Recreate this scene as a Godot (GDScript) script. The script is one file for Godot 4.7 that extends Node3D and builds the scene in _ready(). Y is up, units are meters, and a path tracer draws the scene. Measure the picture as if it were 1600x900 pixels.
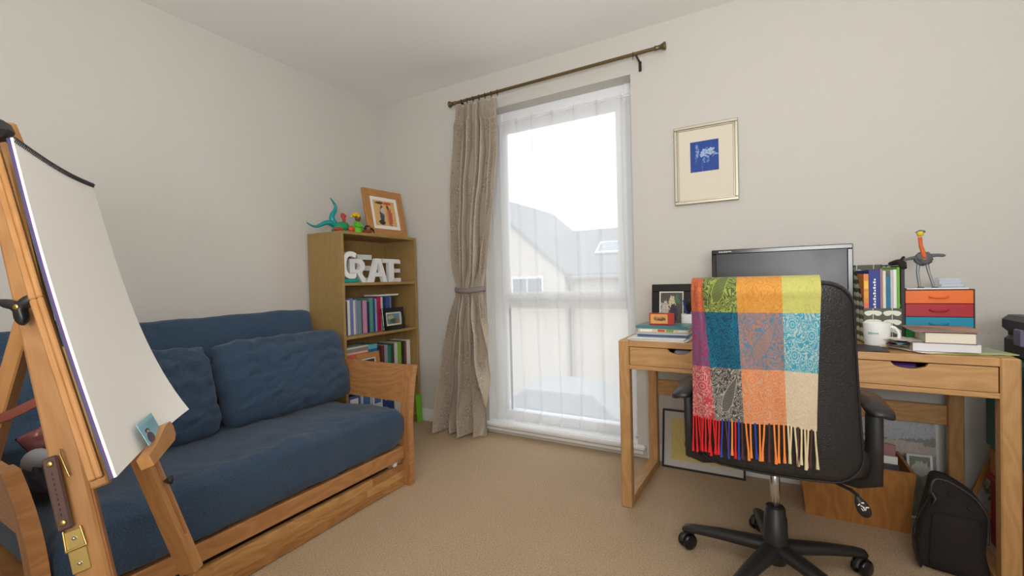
extends Node3D

var rng := RandomNumberGenerator.new()
var taken := {}
var M := {}

func _ready():
	rng.seed = 7
	set_camera_and_light()
	make_materials()
	build_room()
	build_window()
	build_outside()
	build_sofa()
	build_bookcase()
	build_desk()
	build_chair()
	build_easel()
	build_curtains()
	build_wall_picture()
	build_bookcase_items()
	build_desk_items()
	build_under_desk()
	build_sofa_items()

# ---------------------------------------------------------------- camera, sky, lamps
func set_camera_and_light():
	var cam := Camera3D.new()
	cam.name = "camera"
	cam.position = Vector3(2.563, 1.0213, 2.5267)
	cam.rotation = Vector3(-0.01635, 0.51583, -0.02576)
	cam.fov = 66.083
	cam.near = 0.05
	cam.far = 200.0
	cam.current = true
	add_child(cam)
	var env := Environment.new()
	env.background_mode = Environment.BG_SKY
	var sm := ProceduralSkyMaterial.new()
	sm.sky_top_color = Color(0.90, 0.93, 0.97)
	sm.sky_horizon_color = Color(0.99, 0.99, 1.0)
	sm.ground_horizon_color = Color(0.75, 0.74, 0.72)
	sm.ground_bottom_color = Color(0.45, 0.44, 0.42)
	sm.sky_energy_multiplier = SKY
	sm.ground_energy_multiplier = SKY * 0.6
	var sky := Sky.new()
	sky.sky_material = sm
	env.sky = sky
	env.ambient_light_source = Environment.AMBIENT_SOURCE_DISABLED
	env.tonemap_mode = Environment.TONE_MAPPER_LINEAR
	env.tonemap_exposure = EXPOSURE
	env.sdfgi_enabled = true
	env.ssao_enabled = true
	env.ssil_enabled = true
	var we := WorldEnvironment.new()
	we.name = "world_environment"
	we.environment = env
	add_child(we)
	# the photographer's flash umbrella stands behind the camera and to its right
	var lamp := AreaLight3D.new()
	lamp.name = "umbrella_light"
	lamp.area_size = Vector2(UMBRELLA_SIZE, UMBRELLA_SIZE)
	lamp.light_energy = UMBRELLA
	lamp.light_color = Color(0.985, 0.988, 0.99)
	lamp.area_range = 12.0
	lamp.area_attenuation = 2.0
	lamp.shadow_enabled = true
	add_child(lamp)
	lamp.look_at_from_position(UMBRELLA_AT, UMBRELLA_TO, Vector3.UP)

const SKY := 1.52
const EXPOSURE := 1.0
const UMBRELLA := 6.0
const UMBRELLA_SIZE := 0.9
const UMBRELLA_AT := Vector3(2.9, 1.2, 3.1)
const UMBRELLA_TO := Vector3(2.2, 3.7, 1.4)

# ---------------------------------------------------------------- naming
func numbered(called: String) -> String:
	if not taken.has(called):
		taken[called] = 0
		return called
	taken[called] += 1
	return "%s_%03d" % [called, taken[called]]

func tag(o, label, category, group = ""):
	o.set_meta("label", label)
	o.set_meta("category", category)
	if group != "":
		o.set_meta("group", group)
	return o

func thing(called, label, category, at = Vector3.ZERO, turn = 0.0, group = ""):
	var o := Node3D.new()
	o.name = numbered(called)
	add_child(o)
	o.position = at
	o.rotation.y = turn
	return tag(o, label, category, group)

func obj(called, st, material, parent = null):
	var o := MeshInstance3D.new()
	st.generate_normals()
	var mesh = st.commit()
	o.mesh = mesh
	o.material_override = material
	if parent == null:
		o.name = numbered(called)
		add_child(o)
	else:
		o.name = called
		parent.add_child(o, true)
	return o

func structure(called, st, material, parent = null):
	var o = obj(called, st, material, parent)
	if parent == null:
		o.set_meta("kind", "structure")
	return o

# ---------------------------------------------------------------- shapes
func S() -> SurfaceTool:
	var st := SurfaceTool.new()
	st.begin(Mesh.PRIMITIVE_TRIANGLES)
	st.set_smooth_group(-1)
	return st

func T(at: Vector3, turn := Vector3.ZERO) -> Transform3D:
	return Transform3D(Basis.from_euler(turn), at)

func vert(st: SurfaceTool, p: Vector3, uv := Vector2.ZERO):
	st.set_uv(uv)
	st.add_vertex(p)

# triangle wound clockwise when seen from the side that points away from c
func tri(st: SurfaceTool, a: Vector3, b: Vector3, c3: Vector3, away: Vector3, ua := Vector2.ZERO, ub := Vector2.ZERO, uc := Vector2.ZERO):
	if (b - a).cross(c3 - a).dot(away) > 0.0:
		vert(st, a, ua); vert(st, c3, uc); vert(st, b, ub)
	else:
		vert(st, a, ua); vert(st, b, ub); vert(st, c3, uc)

# chamfered box; uv in metres with u along the longest side
func box(st: SurfaceTool, xf: Transform3D, size: Vector3, bev := 0.002):
	var h := size * 0.5
	var b: float = min(bev, min(h.x, min(h.y, h.z)) * 0.98)
	var off := Vector2(rng.randf() * 7.0, rng.randf() * 7.0)
	var la := 0
	if size.y > size[la]: la = 1
	if size.z > size[la]: la = 2
	var p = func(face: int, s: Vector3) -> Vector3:
		var q := Vector3(s.x * (h.x - b), s.y * (h.y - b), s.z * (h.z - b))
		q[face] = s[face] * h[face]
		return q
	var uvf = func(q: Vector3, face: int) -> Vector2:
		var others := []
		for k in 3:
			if k != face: others.append(k)
		var iu: int = others[0]
		var iv: int = others[1]
		if iv == la:
			iu = others[1]; iv = others[0]
		return Vector2(q[iu], q[iv] + (0.31 if face == la else 0.0)) + off
	for f in 3:
		var f1: int = (f + 1) % 3
		var f2: int = (f + 2) % 3
		for s in [-1.0, 1.0]:
			var v := []
			for k in [[-1.0, -1.0], [1.0, -1.0], [1.0, 1.0], [-1.0, 1.0]]:
				var sg := Vector3.ZERO
				sg[f] = s; sg[f1] = k[0]; sg[f2] = k[1]
				v.append(p.call(f, sg))
			var n := Vector3.ZERO
			n[f] = s
			var wn := xf.basis * n
			for t in [[0, 1, 2], [0, 2, 3]]:
				tri(st, xf * v[t[0]], xf * v[t[1]], xf * v[t[2]], wn, uvf.call(v[t[0]], f), uvf.call(v[t[1]], f), uvf.call(v[t[2]], f))
		if b > 0.00001:
			# edges along axis f, between faces f1 and f2
			for s1 in [-1.0, 1.0]:
				for s2 in [-1.0, 1.0]:
					var a0 := Vector3.ZERO
					a0[f] = -1.0; a0[f1] = s1; a0[f2] = s2
					var a1 := a0
					a1[f] = 1.0
					var q0 = p.call(f1, a0); var q1 = p.call(f1, a1); var q2 = p.call(f2, a1); var q3 = p.call(f2, a0)
					var n2 := Vector3.ZERO
					n2[f1] = s1; n2[f2] = s2
					var w2 := xf.basis * n2
					tri(st, xf * q0, xf * q1, xf * q2, w2, uvf.call(q0, f1), uvf.call(q1, f1), uvf.call(q2, f1))
					tri(st, xf * q0, xf * q2, xf * q3, w2, uvf.call(q0, f1), uvf.call(q2, f1), uvf.call(q3, f1))
	if b > 0.00001:
		for i in 8:
			var sg2 := Vector3(1.0 if i & 1 else -1.0, 1.0 if i & 2 else -1.0, 1.0 if i & 4 else -1.0)
			var c0 = p.call(0, sg2); var c1 = p.call(1, sg2); var c2 = p.call(2, sg2)
			tri(st, xf * c0, xf * c1, xf * c2, xf.basis * sg2, uvf.call(c0, 0), uvf.call(c1, 0), uvf.call(c2, 0))

func bx(st, x0, x1, y0, y1, z0, z1, bev = 0.002):
	box(st, T(Vector3((x0 + x1) * 0.5, (y0 + y1) * 0.5, (z0 + z1) * 0.5)), Vector3(abs(x1 - x0), abs(y1 - y0), abs(z1 - z0)), bev)

# beam from a to b, w wide along side, t thick across
func beam(st, a: Vector3, b: Vector3, w: float, t: float, side := Vector3.RIGHT, bev := 0.003):
	var y := (b - a).normalized()
	var z := side.cross(y).normalized()
	var x := y.cross(z).normalized()
	box(st, Transform3D(Basis(x, y, z), (a + b) * 0.5), Vector3(w, a.distance_to(b), t), bev)

# outline in xy pushed along z from -d/2 to d/2
func prism(st: SurfaceTool, xf: Transform3D, poly: PackedVector2Array, d: float, uvs := 1.0, along := false):
	var idx := Geometry2D.triangulate_polygon(poly)
	var off := Vector2(rng.randf() * 5.0, rng.randf() * 5.0)
	for s in [-1.0, 1.0]:
		var n: Vector3 = xf.basis * Vector3(0, 0, s)
		for i in range(0, idx.size(), 3):
			var q := []
			for k in 3:
				q.append(poly[idx[i + k]])
			tri(st, xf * Vector3(q[0].x, q[0].y, s * d * 0.5), xf * Vector3(q[1].x, q[1].y, s * d * 0.5), xf * Vector3(q[2].x, q[2].y, s * d * 0.5), n, q[0] * uvs + off, q[1] * uvs + off, q[2] * uvs + off)
	var cw := Geometry2D.is_polygon_clockwise(poly)
	var run := 0.0
	for i in poly.size():
		var a := poly[i]
		var b := poly[(i + 1) % poly.size()]
		var e := b - a
		var nn := Vector3(e.y, -e.x, 0) * (-1.0 if cw else 1.0)
		var w: Vector3 = xf.basis * nn
		var u0 := Vector2(run, 0) + off
		var u1 := Vector2(run + e.length(), 0) + off
		var dv := Vector2(0, d)
		var ua := [u0, u1, u1 + dv, u0 + dv]
		if along:
			for k in 4: ua[k] = Vector2(ua[k].y, ua[k].x)
		tri(st, xf * Vector3(a.x, a.y, -d * 0.5), xf * Vector3(b.x, b.y, -d * 0.5), xf * Vector3(b.x, b.y, d * 0.5), w, ua[0], ua[1], ua[2])
		tri(st, xf * Vector3(a.x, a.y, -d * 0.5), xf * Vector3(b.x, b.y, d * 0.5), xf * Vector3(a.x, a.y, d * 0.5), w, ua[0], ua[2], ua[3])
		run += e.length()

# smooth surface through f(u, v)
func grid(st: SurfaceTool, f: Callable, nu: int, nv: int, wind := false):
	st.set_smooth_group(0)
	var pts := []
	for j in nv + 1:
		var row := PackedVector3Array()
		for i in nu + 1:
			row.append(f.call(float(i) / nu, float(j) / nv))
		pts.append(row)
	for j in nv:
		for i in nu:
			var a: Vector3 = pts[j][i]; var b: Vector3 = pts[j][i + 1]; var c: Vector3 = pts[j + 1][i + 1]; var d: Vector3 = pts[j + 1][i]
			var ua := Vector2(float(i) / nu, float(j) / nv); var uc := Vector2(float(i + 1) / nu, float(j + 1) / nv)
			var ub := Vector2(uc.x, ua.y); var ud := Vector2(ua.x, uc.y)
			if wind:
				vert(st, a, ua); vert(st, c, uc); vert(st, b, ub); vert(st, a, ua); vert(st, d, ud); vert(st, c, uc)
			else:
				vert(st, a, ua); vert(st, b, ub); vert(st, c, uc); vert(st, a, ua); vert(st, c, uc); vert(st, d, ud)
	st.set_smooth_group(-1)

# round tube along points; r a number or an array; flat squashes it across the frame's second axis
func tube(st: SurfaceTool, pts: Array, r, seg := 10, caps := true, squash := 1.0, up := Vector3.UP):
	var n := pts.size()
	var rings := []
	var nrm := Vector3.ZERO
	for i in n:
		var t: Vector3
		if i == 0: t = pts[1] - pts[0]
		elif i == n - 1: t = pts[n - 1] - pts[n - 2]
		else: t = pts[i + 1] - pts[i - 1]
		t = t.normalized()
		if i == 0:
			nrm = up - t * up.dot(t)
			if nrm.length() < 0.05:
				nrm = Vector3.RIGHT - t * Vector3.RIGHT.dot(t)
		else:
			nrm = nrm - t * nrm.dot(t)
		nrm = nrm.normalized()
		var bi := t.cross(nrm)
		var rr: float = r[i] if r is Array else r
		var ring := PackedVector3Array()
		for k in seg:
			var a := TAU * k / seg
			ring.append(pts[i] + bi * cos(a) * rr + nrm * sin(a) * rr * squash)
		rings.append(ring)
	st.set_smooth_group(0)
	var run := 0.0
	for i in n - 1:
		var l: float = pts[i].distance_to(pts[i + 1])
		for k in seg:
			var k2 := (k + 1) % seg
			var mid: Vector3 = (pts[i] + pts[i + 1]) * 0.5
			var a: Vector3 = rings[i][k]; var b: Vector3 = rings[i][k2]; var c: Vector3 = rings[i + 1][k2]; var d: Vector3 = rings[i + 1][k]
			var w := (a + b + c + d) * 0.25 - mid
			var u0 := Vector2(run, float(k) / seg * 0.1); var u1 := Vector2(run + l, float(k + 1) / seg * 0.1)
			tri(st, a, b, c, w, u0, Vector2(u0.x, u1.y), u1)
			tri(st, a, c, d, w, u0, u1, Vector2(u1.x, u0.y))
		run += l
	st.set_smooth_group(-1)
	if caps:
		for e in [0, n - 1]:
			var w: Vector3 = (pts[0] - pts[1]) if e == 0 else (pts[n - 1] - pts[n - 2])
			for k in seg:
				tri(st, pts[e], rings[e][k], rings[e][(k + 1) % seg], w)

# profile of Vector2(radius, height) turned about y
func lathe(st: SurfaceTool, xf: Transform3D, prof: Array, seg := 24, smooth := true):
	st.set_smooth_group(0 if smooth else -1)
	for i in prof.size() - 1:
		var p: Vector2 = prof[i]
		var q: Vector2 = prof[i + 1]
		var e := q - p
		for k in seg:
			var a := TAU * k / seg
			var b := TAU * (k + 1) / seg
			var d0 := Vector3(cos(a), 0, sin(a)); var d1 := Vector3(cos(b), 0, sin(b))
			var n := (d0 + d1) * 0.5 * e.y + Vector3(0, -e.x, 0)
			var P0 := d0 * p.x + Vector3(0, p.y, 0); var P1 := d1 * p.x + Vector3(0, p.y, 0)
			var Q0 := d0 * q.x + Vector3(0, q.y, 0); var Q1 := d1 * q.x + Vector3(0, q.y, 0)
			var w := xf.basis * n
			var u0 := Vector2(float(k) / seg, float(i) / prof.size()); var u1 := Vector2(float(k + 1) / seg, float(i + 1) / prof.size())
			if p.x > 0.00001:
				tri(st, xf * P0, xf * P1, xf * Q1, w, u0, Vector2(u1.x, u0.y), u1)
			if q.x > 0.00001:
				tri(st, xf * P0, xf * Q1, xf * Q0, w, u0, u1, Vector2(u0.x, u1.y))
	st.set_smooth_group(-1)

func ball(st: SurfaceTool, xf: Transform3D, r: Vector3, seg := 14):
	var prof := []
	for i in 9:
		var a := -PI / 2 + PI * i / 8.0
		prof.append(Vector2(cos(a) if i > 0 and i < 8 else 0.0, sin(a)))
	lathe(st, xf * Transform3D(Basis.from_scale(r), Vector3.ZERO), prof, seg)

# closed outline (xy) swollen to a soft panel; bend moves each point
func panel(st: SurfaceTool, outline: PackedVector2Array, rings: Array, bend: Callable):
	var c := Vector2.ZERO
	for q in outline: c += q
	c /= outline.size()
	st.set_smooth_group(0)
	var n := outline.size()
	var lay := []
	for r in rings:
		var ring := PackedVector3Array()
		for q in outline:
			var w: Vector2 = c + (q - c) * float(r[0])
			ring.append(bend.call(Vector3(w.x, w.y, r[1])))
		lay.append(ring)
	for i in rings.size() - 1:
		for k in n:
			var k2 := (k + 1) % n
			var uv0: Vector2 = c + (outline[k] - c) * float(rings[i][0]); var uv1: Vector2 = c + (outline[k2] - c) * float(rings[i][0])
			var uv2: Vector2 = c + (outline[k2] - c) * float(rings[i + 1][0]); var uv3: Vector2 = c + (outline[k] - c) * float(rings[i + 1][0])
			if rings[i][0] > 0.001:
				vert(st, lay[i][k], uv0); vert(st, lay[i][k2], uv1); vert(st, lay[i + 1][k2], uv2)
			if rings[i + 1][0] > 0.001:
				vert(st, lay[i][k], uv0); vert(st, lay[i + 1][k2], uv2); vert(st, lay[i + 1][k], uv3)
	st.set_smooth_group(-1)

func rounded(w0: float, w1: float, h: float, r: float, seg := 6) -> PackedVector2Array:
	# rounded trapezium: bottom half width w0, top half width w1, height h from y = 0
	var out := PackedVector2Array()
	var cs := [[Vector2(w0 - r, r), -PI / 2], [Vector2(w1 - r, h - r), 0.0], [Vector2(-w1 + r, h - r), PI / 2], [Vector2(-w0 + r, r), PI]]
	for c in cs:
		for i in seg + 1:
			var a: float = c[1] + PI / 2 * i / seg
			out.append(c[0] + Vector2(cos(a), sin(a)) * r)
	# extra points on the long sides
	var res := PackedVector2Array()
	for i in out.size():
		var a := out[i]
		var b := out[(i + 1) % out.size()]
		res.append(a)
		var m := int(a.distance_to(b) / 0.05)
		for k in m:
			res.append(a.lerp(b, float(k + 1) / (m + 1)))
	return res

func noise(seed_: int, freq: float, oct := 3) -> FastNoiseLite:
	var n := FastNoiseLite.new()
	n.seed = seed_
	n.frequency = freq
	n.fractal_octaves = oct
	n.noise_type = FastNoiseLite.TYPE_SIMPLEX_SMOOTH
	return n

# soft cushion: width x height x thickness, in the xy plane, centred
func cushion(st: SurfaceTool, w: float, h: float, t: float, xf: Transform3D, seed_: int, wrinkle := 0.012):
	var nz := noise(seed_, 3.2, 3)
	var nz2 := noise(seed_ + 5, 7.0, 2)
	for s in [1.0, -1.0]:
		var f = func(u: float, v: float) -> Vector3:
			var a := u * 2.0 - 1.0
			var b := v * 2.0 - 1.0
			# corners pulled in a little
			var px := a * w * 0.5 * (1.0 - 0.035 * (1.0 - b * b) * 0.0 - 0.05 * pow(abs(b), 6.0) * pow(abs(a), 3.0))
			var py := b * h * 0.5 * (1.0 - 0.06 * pow(abs(a), 6.0) * pow(abs(b), 3.0))
			var e := (1.0 - pow(abs(a), 3.4)) * (1.0 - pow(abs(b), 3.0))
			var z := t * 0.5 * pow(max(e, 0.0), 0.42) * (1.0 - 0.12 * b)
			var wr := nz.get_noise_2d(px * 2.0 + py * 1.2, py * 5.0 - px * 0.8) * wrinkle * 1.6 + nz2.get_noise_2d(px * 1.5, py * 3.0 + px) * wrinkle * 0.6
			var edge: float = clamp(e * 3.0, 0.0, 1.0)
			var cr := pow(1.0 - abs(nz2.get_noise_2d(px * 0.8 + py * 0.7 + s * 4.0, py * 2.2 - px * 0.5)), 9.0)
			z += (wr * 0.7 - cr * wrinkle * 1.1) * edge
			px += nz.get_noise_2d(py * 3.0, 9.0) * 0.014
			py += nz.get_noise_2d(px * 3.0, 19.0) * 0.012
			return xf * Vector3(px, py, s * z)
		grid(st, f, 44, 34, s > 0.0)

# ---------------------------------------------------------------- materials
func C(r, g, b) -> Color:
	return Color(r / 255.0, g / 255.0, b / 255.0)

func mat(r, g, b, rough := 0.75, metal := 0.0) -> StandardMaterial3D:
	var m := StandardMaterial3D.new()
	m.albedo_color = C(r, g, b)
	m.roughness = rough
	m.metallic = metal
	return m

func image_mat(im: Image, rough := 0.7) -> StandardMaterial3D:
	var m := StandardMaterial3D.new()
	m.albedo_texture = ImageTexture.create_from_image(im)
	m.roughness = rough
	return m

# wood: grain runs along u; the picture covers 1 m by 0.5 m
func wood(a: Color, b: Color, seed_: int, rough := 0.5, contrast := 1.0) -> StandardMaterial3D:
	var w := 512
	var h := 256
	var im := Image.create(w, h, false, Image.FORMAT_RGB8)
	var n1 := noise(seed_, 1.0, 3)
	var n2 := noise(seed_ + 1, 1.0, 2)
	for y in h:
		var v := float(y) / h
		for x in w:
			var u := float(x) / w
			# wrap both ways by blending
			var wob := n1.get_noise_2d(cos(u * TAU) * 0.35 + 3.0, v * 3.0 + sin(u * TAU) * 0.35) * 1.6
			var rings := sin((v * 26.0 + wob * 3.0) * TAU * 0.5) * 0.5 + 0.5
			var fine := n2.get_noise_2d(sin(u * TAU) * 2.2, v * 150.0 + cos(u * TAU) * 2.2) * 0.5 + 0.5
			var k: float = clamp((rings * 0.45 + fine * 0.55 - 0.5) * contrast + 0.5, 0.0, 1.0)
			im.set_pixel(x, y, a.lerp(b, k))
	var m := image_mat(im, rough)
	m.uv1_scale = Vector3(1.0, 2.0, 1.0)
	return m

func noise_tex(seed_: int, freq: float, ramp: Array, oct := 3, size := 512, normal := false, bump := 4.0) -> NoiseTexture2D:
	var t := NoiseTexture2D.new()
	t.width = size
	t.height = size
	t.seamless = true
	t.noise = noise(seed_, freq, oct)
	if normal:
		t.as_normal_map = true
		t.bump_strength = bump
	else:
		var g := Gradient.new()
		var offs := PackedFloat32Array()
		var cols := PackedColorArray()
		for r in ramp:
			offs.append(r[0]); cols.append(r[1])
		g.offsets = offs
		g.colors = cols
		t.color_ramp = g
	return t

func make_materials():
	M.wall = mat(211, 207, 200, 0.9)
	M.wall.normal_enabled = true
	M.wall.normal_texture = noise_tex(3, 0.05, [], 3, 512, true, 1.2)
	M.wall.uv1_triplanar = true
	M.wall.uv1_world_triplanar = true
	M.wall.uv1_scale = Vector3(3, 3, 3)
	M.ceiling = mat(245, 243, 239, 0.92)
	M.gloss_white = mat(238, 237, 234, 0.35)
	M.upvc = mat(240, 242, 244, 0.3)
	var carpet := mat(255, 255, 255, 1.0)
	carpet.albedo_texture = noise_tex(11, 0.09, [[0.0, C(176, 150, 118)], [0.5, C(199, 173, 140)], [1.0, C(219, 196, 164)]], 5)
	carpet.uv1_triplanar = true
	carpet.uv1_world_triplanar = true
	carpet.uv1_scale = Vector3(2.5, 2.5, 2.5)
	carpet.normal_enabled = true
	carpet.normal_texture = noise_tex(12, 0.16, [], 3, 512, true, 6.0)
	M.carpet = carpet
	M.bookcase = wood(C(174, 143, 88), C(152, 122, 72), 21, 0.55, 0.8)
	M.sofa_wood = wood(C(196, 142, 90), C(162, 110, 64), 22, 0.42, 1.0)
	M.oak = [wood(C(196, 146, 88), C(165, 114, 62), 23, 0.45, 1.3), wood(C(206, 160, 100), C(180, 130, 76), 24, 0.45, 1.3), wood(C(182, 132, 78), C(150, 102, 56), 25, 0.45, 1.3)]
	M.desk = wood(C(206, 162, 108), C(176, 130, 80), 26, 0.42, 0.9)
	M.easel = wood(C(188, 138, 84), C(164, 112, 62), 27, 0.38, 0.8)
	M.easel_dark = wood(C(168, 112, 62), C(138, 86, 44), 28, 0.45, 0.9)
	M.cabinet_wood = wood(C(186, 128, 66), C(150, 98, 46), 29, 0.45, 1.0)
	M.frame_wood = wood(C(196, 142, 84), C(170, 116, 64), 30, 0.5, 0.8)
	# blue sofa cloth
	var blue := mat(255, 255, 255, 0.95)
	blue.albedo_texture = noise_tex(31, 0.11, [[0.0, C(36, 54, 76)], [0.5, C(49, 70, 93)], [1.0, C(65, 87, 110)]], 4)
	blue.uv1_triplanar = true
	blue.uv1_scale = Vector3(2.6, 2.6, 2.6)
	blue.normal_enabled = true
	blue.normal_texture = noise_tex(32, 0.12, [], 3, 512, true, 3.0)
	blue.rim_enabled = true
	blue.rim = 0.25
	M.blue = blue
	M.black_plastic = mat(38, 37, 37, 0.42)
	M.black_gloss = mat(22, 22, 24, 0.18)
	M.black_leather = mat(36, 33, 32, 0.45)
	M.black_leather.normal_enabled = true
	M.black_leather.normal_texture = noise_tex(33, 0.12, [], 3, 256, true, 2.0)
	M.black_leather.uv1_triplanar = true
	M.black_leather.uv1_scale = Vector3(6, 6, 6)
	M.black_cloth = mat(40, 34, 32, 0.95)
	M.black_cloth.normal_enabled = true
	M.black_cloth.normal_texture = noise_tex(34, 0.2, [], 2, 256, true, 3.0)
	M.black_cloth.uv1_triplanar = true
	M.black_cloth.uv1_scale = Vector3(6, 6, 6)
	M.chrome = mat(205, 205, 208, 0.22, 1.0)
	M.brass = mat(205, 178, 110, 0.35, 1.0)
	M.bronze = mat(120, 104, 72, 0.42, 0.85)
	M.silver = mat(196, 190, 172, 0.4, 0.75)
	M.white = mat(240, 240, 238, 0.5)
	M.paper = mat(238, 235, 228, 0.85)
	M.cream = mat(228, 219, 200, 0.85)
	M.pages = mat(232, 224, 206, 0.9)
	M.render_white = mat(212, 204, 190, 0.9)
	M.slate = mat(138, 142, 142, 0.85)
	M.glass = StandardMaterial3D.new()
	M.glass.albedo_color = Color(1, 1, 1, 0.06)
	M.glass.transparency = BaseMaterial3D.TRANSPARENCY_ALPHA
	M.glass.roughness = 0.02

const ROOM_X := 4.0
const ROOM_Z := 3.7
const H := 2.4
# window opening
const WX0 := 0.93
const WX1 := 1.93
const WY0 := 0.075
const WY1 := 2.165

func build_room():
	var st := S()
	bx(st, -0.3, ROOM_X + 0.3, -0.3, 0.0, -0.3, ROOM_Z + 0.3, 0.0)
	structure("floor", st, M.carpet)
	st = S()
	bx(st, -0.3, ROOM_X + 0.3, H, H + 0.3, -0.3, ROOM_Z + 0.3, 0.0)
	structure("ceiling", st, M.ceiling)
	st = S()
	bx(st, -0.3, 0.0, 0.0, H, -0.3, ROOM_Z + 0.3, 0.0)
	structure("wall_left", st, M.wall)
	st = S()
	bx(st, 0.0, WX0, 0.0, H, -0.3, 0.0, 0.0)
	bx(st, WX1, ROOM_X, 0.0, H, -0.3, 0.0, 0.0)
	bx(st, WX0, WX1, 0.0, WY0 - 0.03, -0.3, 0.0, 0.0)
	bx(st, WX0, WX1, WY1, H, -0.3, 0.0, 0.0)
	structure("wall_back", st, M.wall)
	st = S()
	bx(st, ROOM_X, ROOM_X + 0.3, 0.0, H, -0.3, ROOM_Z + 0.3, 0.0)
	structure("wall_right", st, M.wall)
	st = S()
	bx(st, 0.0, ROOM_X, 0.0, H, ROOM_Z, ROOM_Z + 0.3, 0.0)
	structure("wall_front", st, M.wall)
	# skirting boards
	st = S()
	bx(st, 0.0, 0.87, 0.0, 0.09, 0.0, 0.014, 0.004)
	bx(st, 1.985, ROOM_X, 0.0, 0.09, 0.0, 0.014, 0.004)
	structure("baseboard_back", st, M.gloss_white)
	st = S()
	bx(st, 0.0, 0.014, 0.0, 0.09, 0.0, ROOM_Z, 0.004)
	structure("baseboard_left", st, M.gloss_white)
	st = S()
	bx(st, ROOM_X - 0.014, ROOM_X, 0.0, 0.09, 0.0, ROOM_Z, 0.004)
	structure("baseboard_right", st, M.gloss_white)
	# flash umbrella on its stand, behind the camera
	var t = thing("flash_umbrella", "white photographer's umbrella on a black stand", "umbrella", Vector3(UMBRELLA_AT.x, 0, UMBRELLA_AT.z + 0.03))
	st = S()
	var glow := mat(250, 246, 240, 0.8)
	glow.emission_enabled = true
	glow.emission = Color(0.985, 0.988, 0.99)
	glow.emission_energy_multiplier = 1.0
	var dirn := (UMBRELLA_TO - UMBRELLA_AT).normalized()
	var bs := Basis.looking_at(dirn, Vector3.UP)
	box(st, Transform3D(bs, Vector3(0, UMBRELLA_AT.y, 0) - dirn * 0.0), Vector3(UMBRELLA_SIZE, UMBRELLA_SIZE, 0.012), 0.004)
	obj("canopy", st, glow, t)
	st = S()
	tube(st, [Vector3(0, 0.02, 0.06), Vector3(0, UMBRELLA_AT.y, 0.06)], 0.012, 10)
	obj("pole", st, M.black_plastic, t)
	for k in 3:
		st = S()
		var a := TAU * k / 3.0
		tube(st, [Vector3(0, 0.35, 0.06), Vector3(cos(a) * 0.38, 0.012, 0.06 + sin(a) * 0.38)], 0.01, 8)
		obj("leg", st, M.black_plastic, t)

func build_window():
	var w := Node3D.new()
	w.name = "window_1"
	w.set_meta("kind", "structure")
	add_child(w)
	var zf := -0.10
	var zb := -0.17
	var st := S()
	# fixed frame
	bx(st, WX0, WX0 + 0.10, WY0, WY1, zb, zf, 0.004)
	bx(st, WX1 - 0.07, WX1, WY0, WY1, zb, zf, 0.004)
	bx(st, WX0 + 0.10, WX1 - 0.07, WY1 - 0.10, WY1, zb, zf, 0.004)
	bx(st, WX0 + 0.10, WX1 - 0.07, WY0, WY0 + 0.055, zb, zf, 0.004)
	bx(st, WX0 + 0.10, WX1 - 0.07, 0.835, 0.90, zb, zf, 0.004)
	obj("frame", st, M.upvc, w)
	# opening sash in the upper light
	st = S()
	var x0 := WX0 + 0.10
	var x1 := WX1 - 0.07
	bx(st, x0 - 0.02, x0 + 0.045, 0.895, WY1 - 0.08, zf, zf + 0.02, 0.005)
	bx(st, x1 - 0.045, x1 + 0.02, 0.895, WY1 - 0.08, zf, zf + 0.02, 0.005)
	bx(st, x0 + 0.045, x1 - 0.045, WY1 - 0.155, WY1 - 0.08, zf, zf + 0.02, 0.005)
	bx(st, x0 + 0.045, x1 - 0.045, 0.895, 0.945, zf, zf + 0.02, 0.005)
	obj("sash", st, M.upvc, w)
	st = S()
	bx(st, x0, x1, 0.90, WY1 - 0.10, -0.142, -0.136, 0.0)
	obj("pane", st, M.glass, w)
	st = S()
	bx(st, x0, x1, WY0 + 0.055, 0.835, -0.142, -0.136, 0.0)
	obj("pane", st, M.glass, w)
	st = S()
	for x in [x0, x1]:
		bx(st, x - 0.006, x + 0.006, WY0 + 0.055, WY1 - 0.10, -0.150, -0.128, 0.002)
	obj("gasket", st, mat(70, 72, 76, 0.6), w)
	# sill board with a rounded nose
	st = S()
	bx(st, WX0, WX1, 0.045, WY0, -0.17, 0.0, 0.0)
	bx(st, 0.875, 1.98, 0.045, WY0, 0.0, 0.035, 0.009)
	bx(st, 0.89, 1.965, 0.02, 0.045, 0.0, 0.018, 0.004)
	var sill = structure("trim_1", st, M.gloss_white)
	sill.set_meta("label", "white painted window sill board close to the floor")

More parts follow.
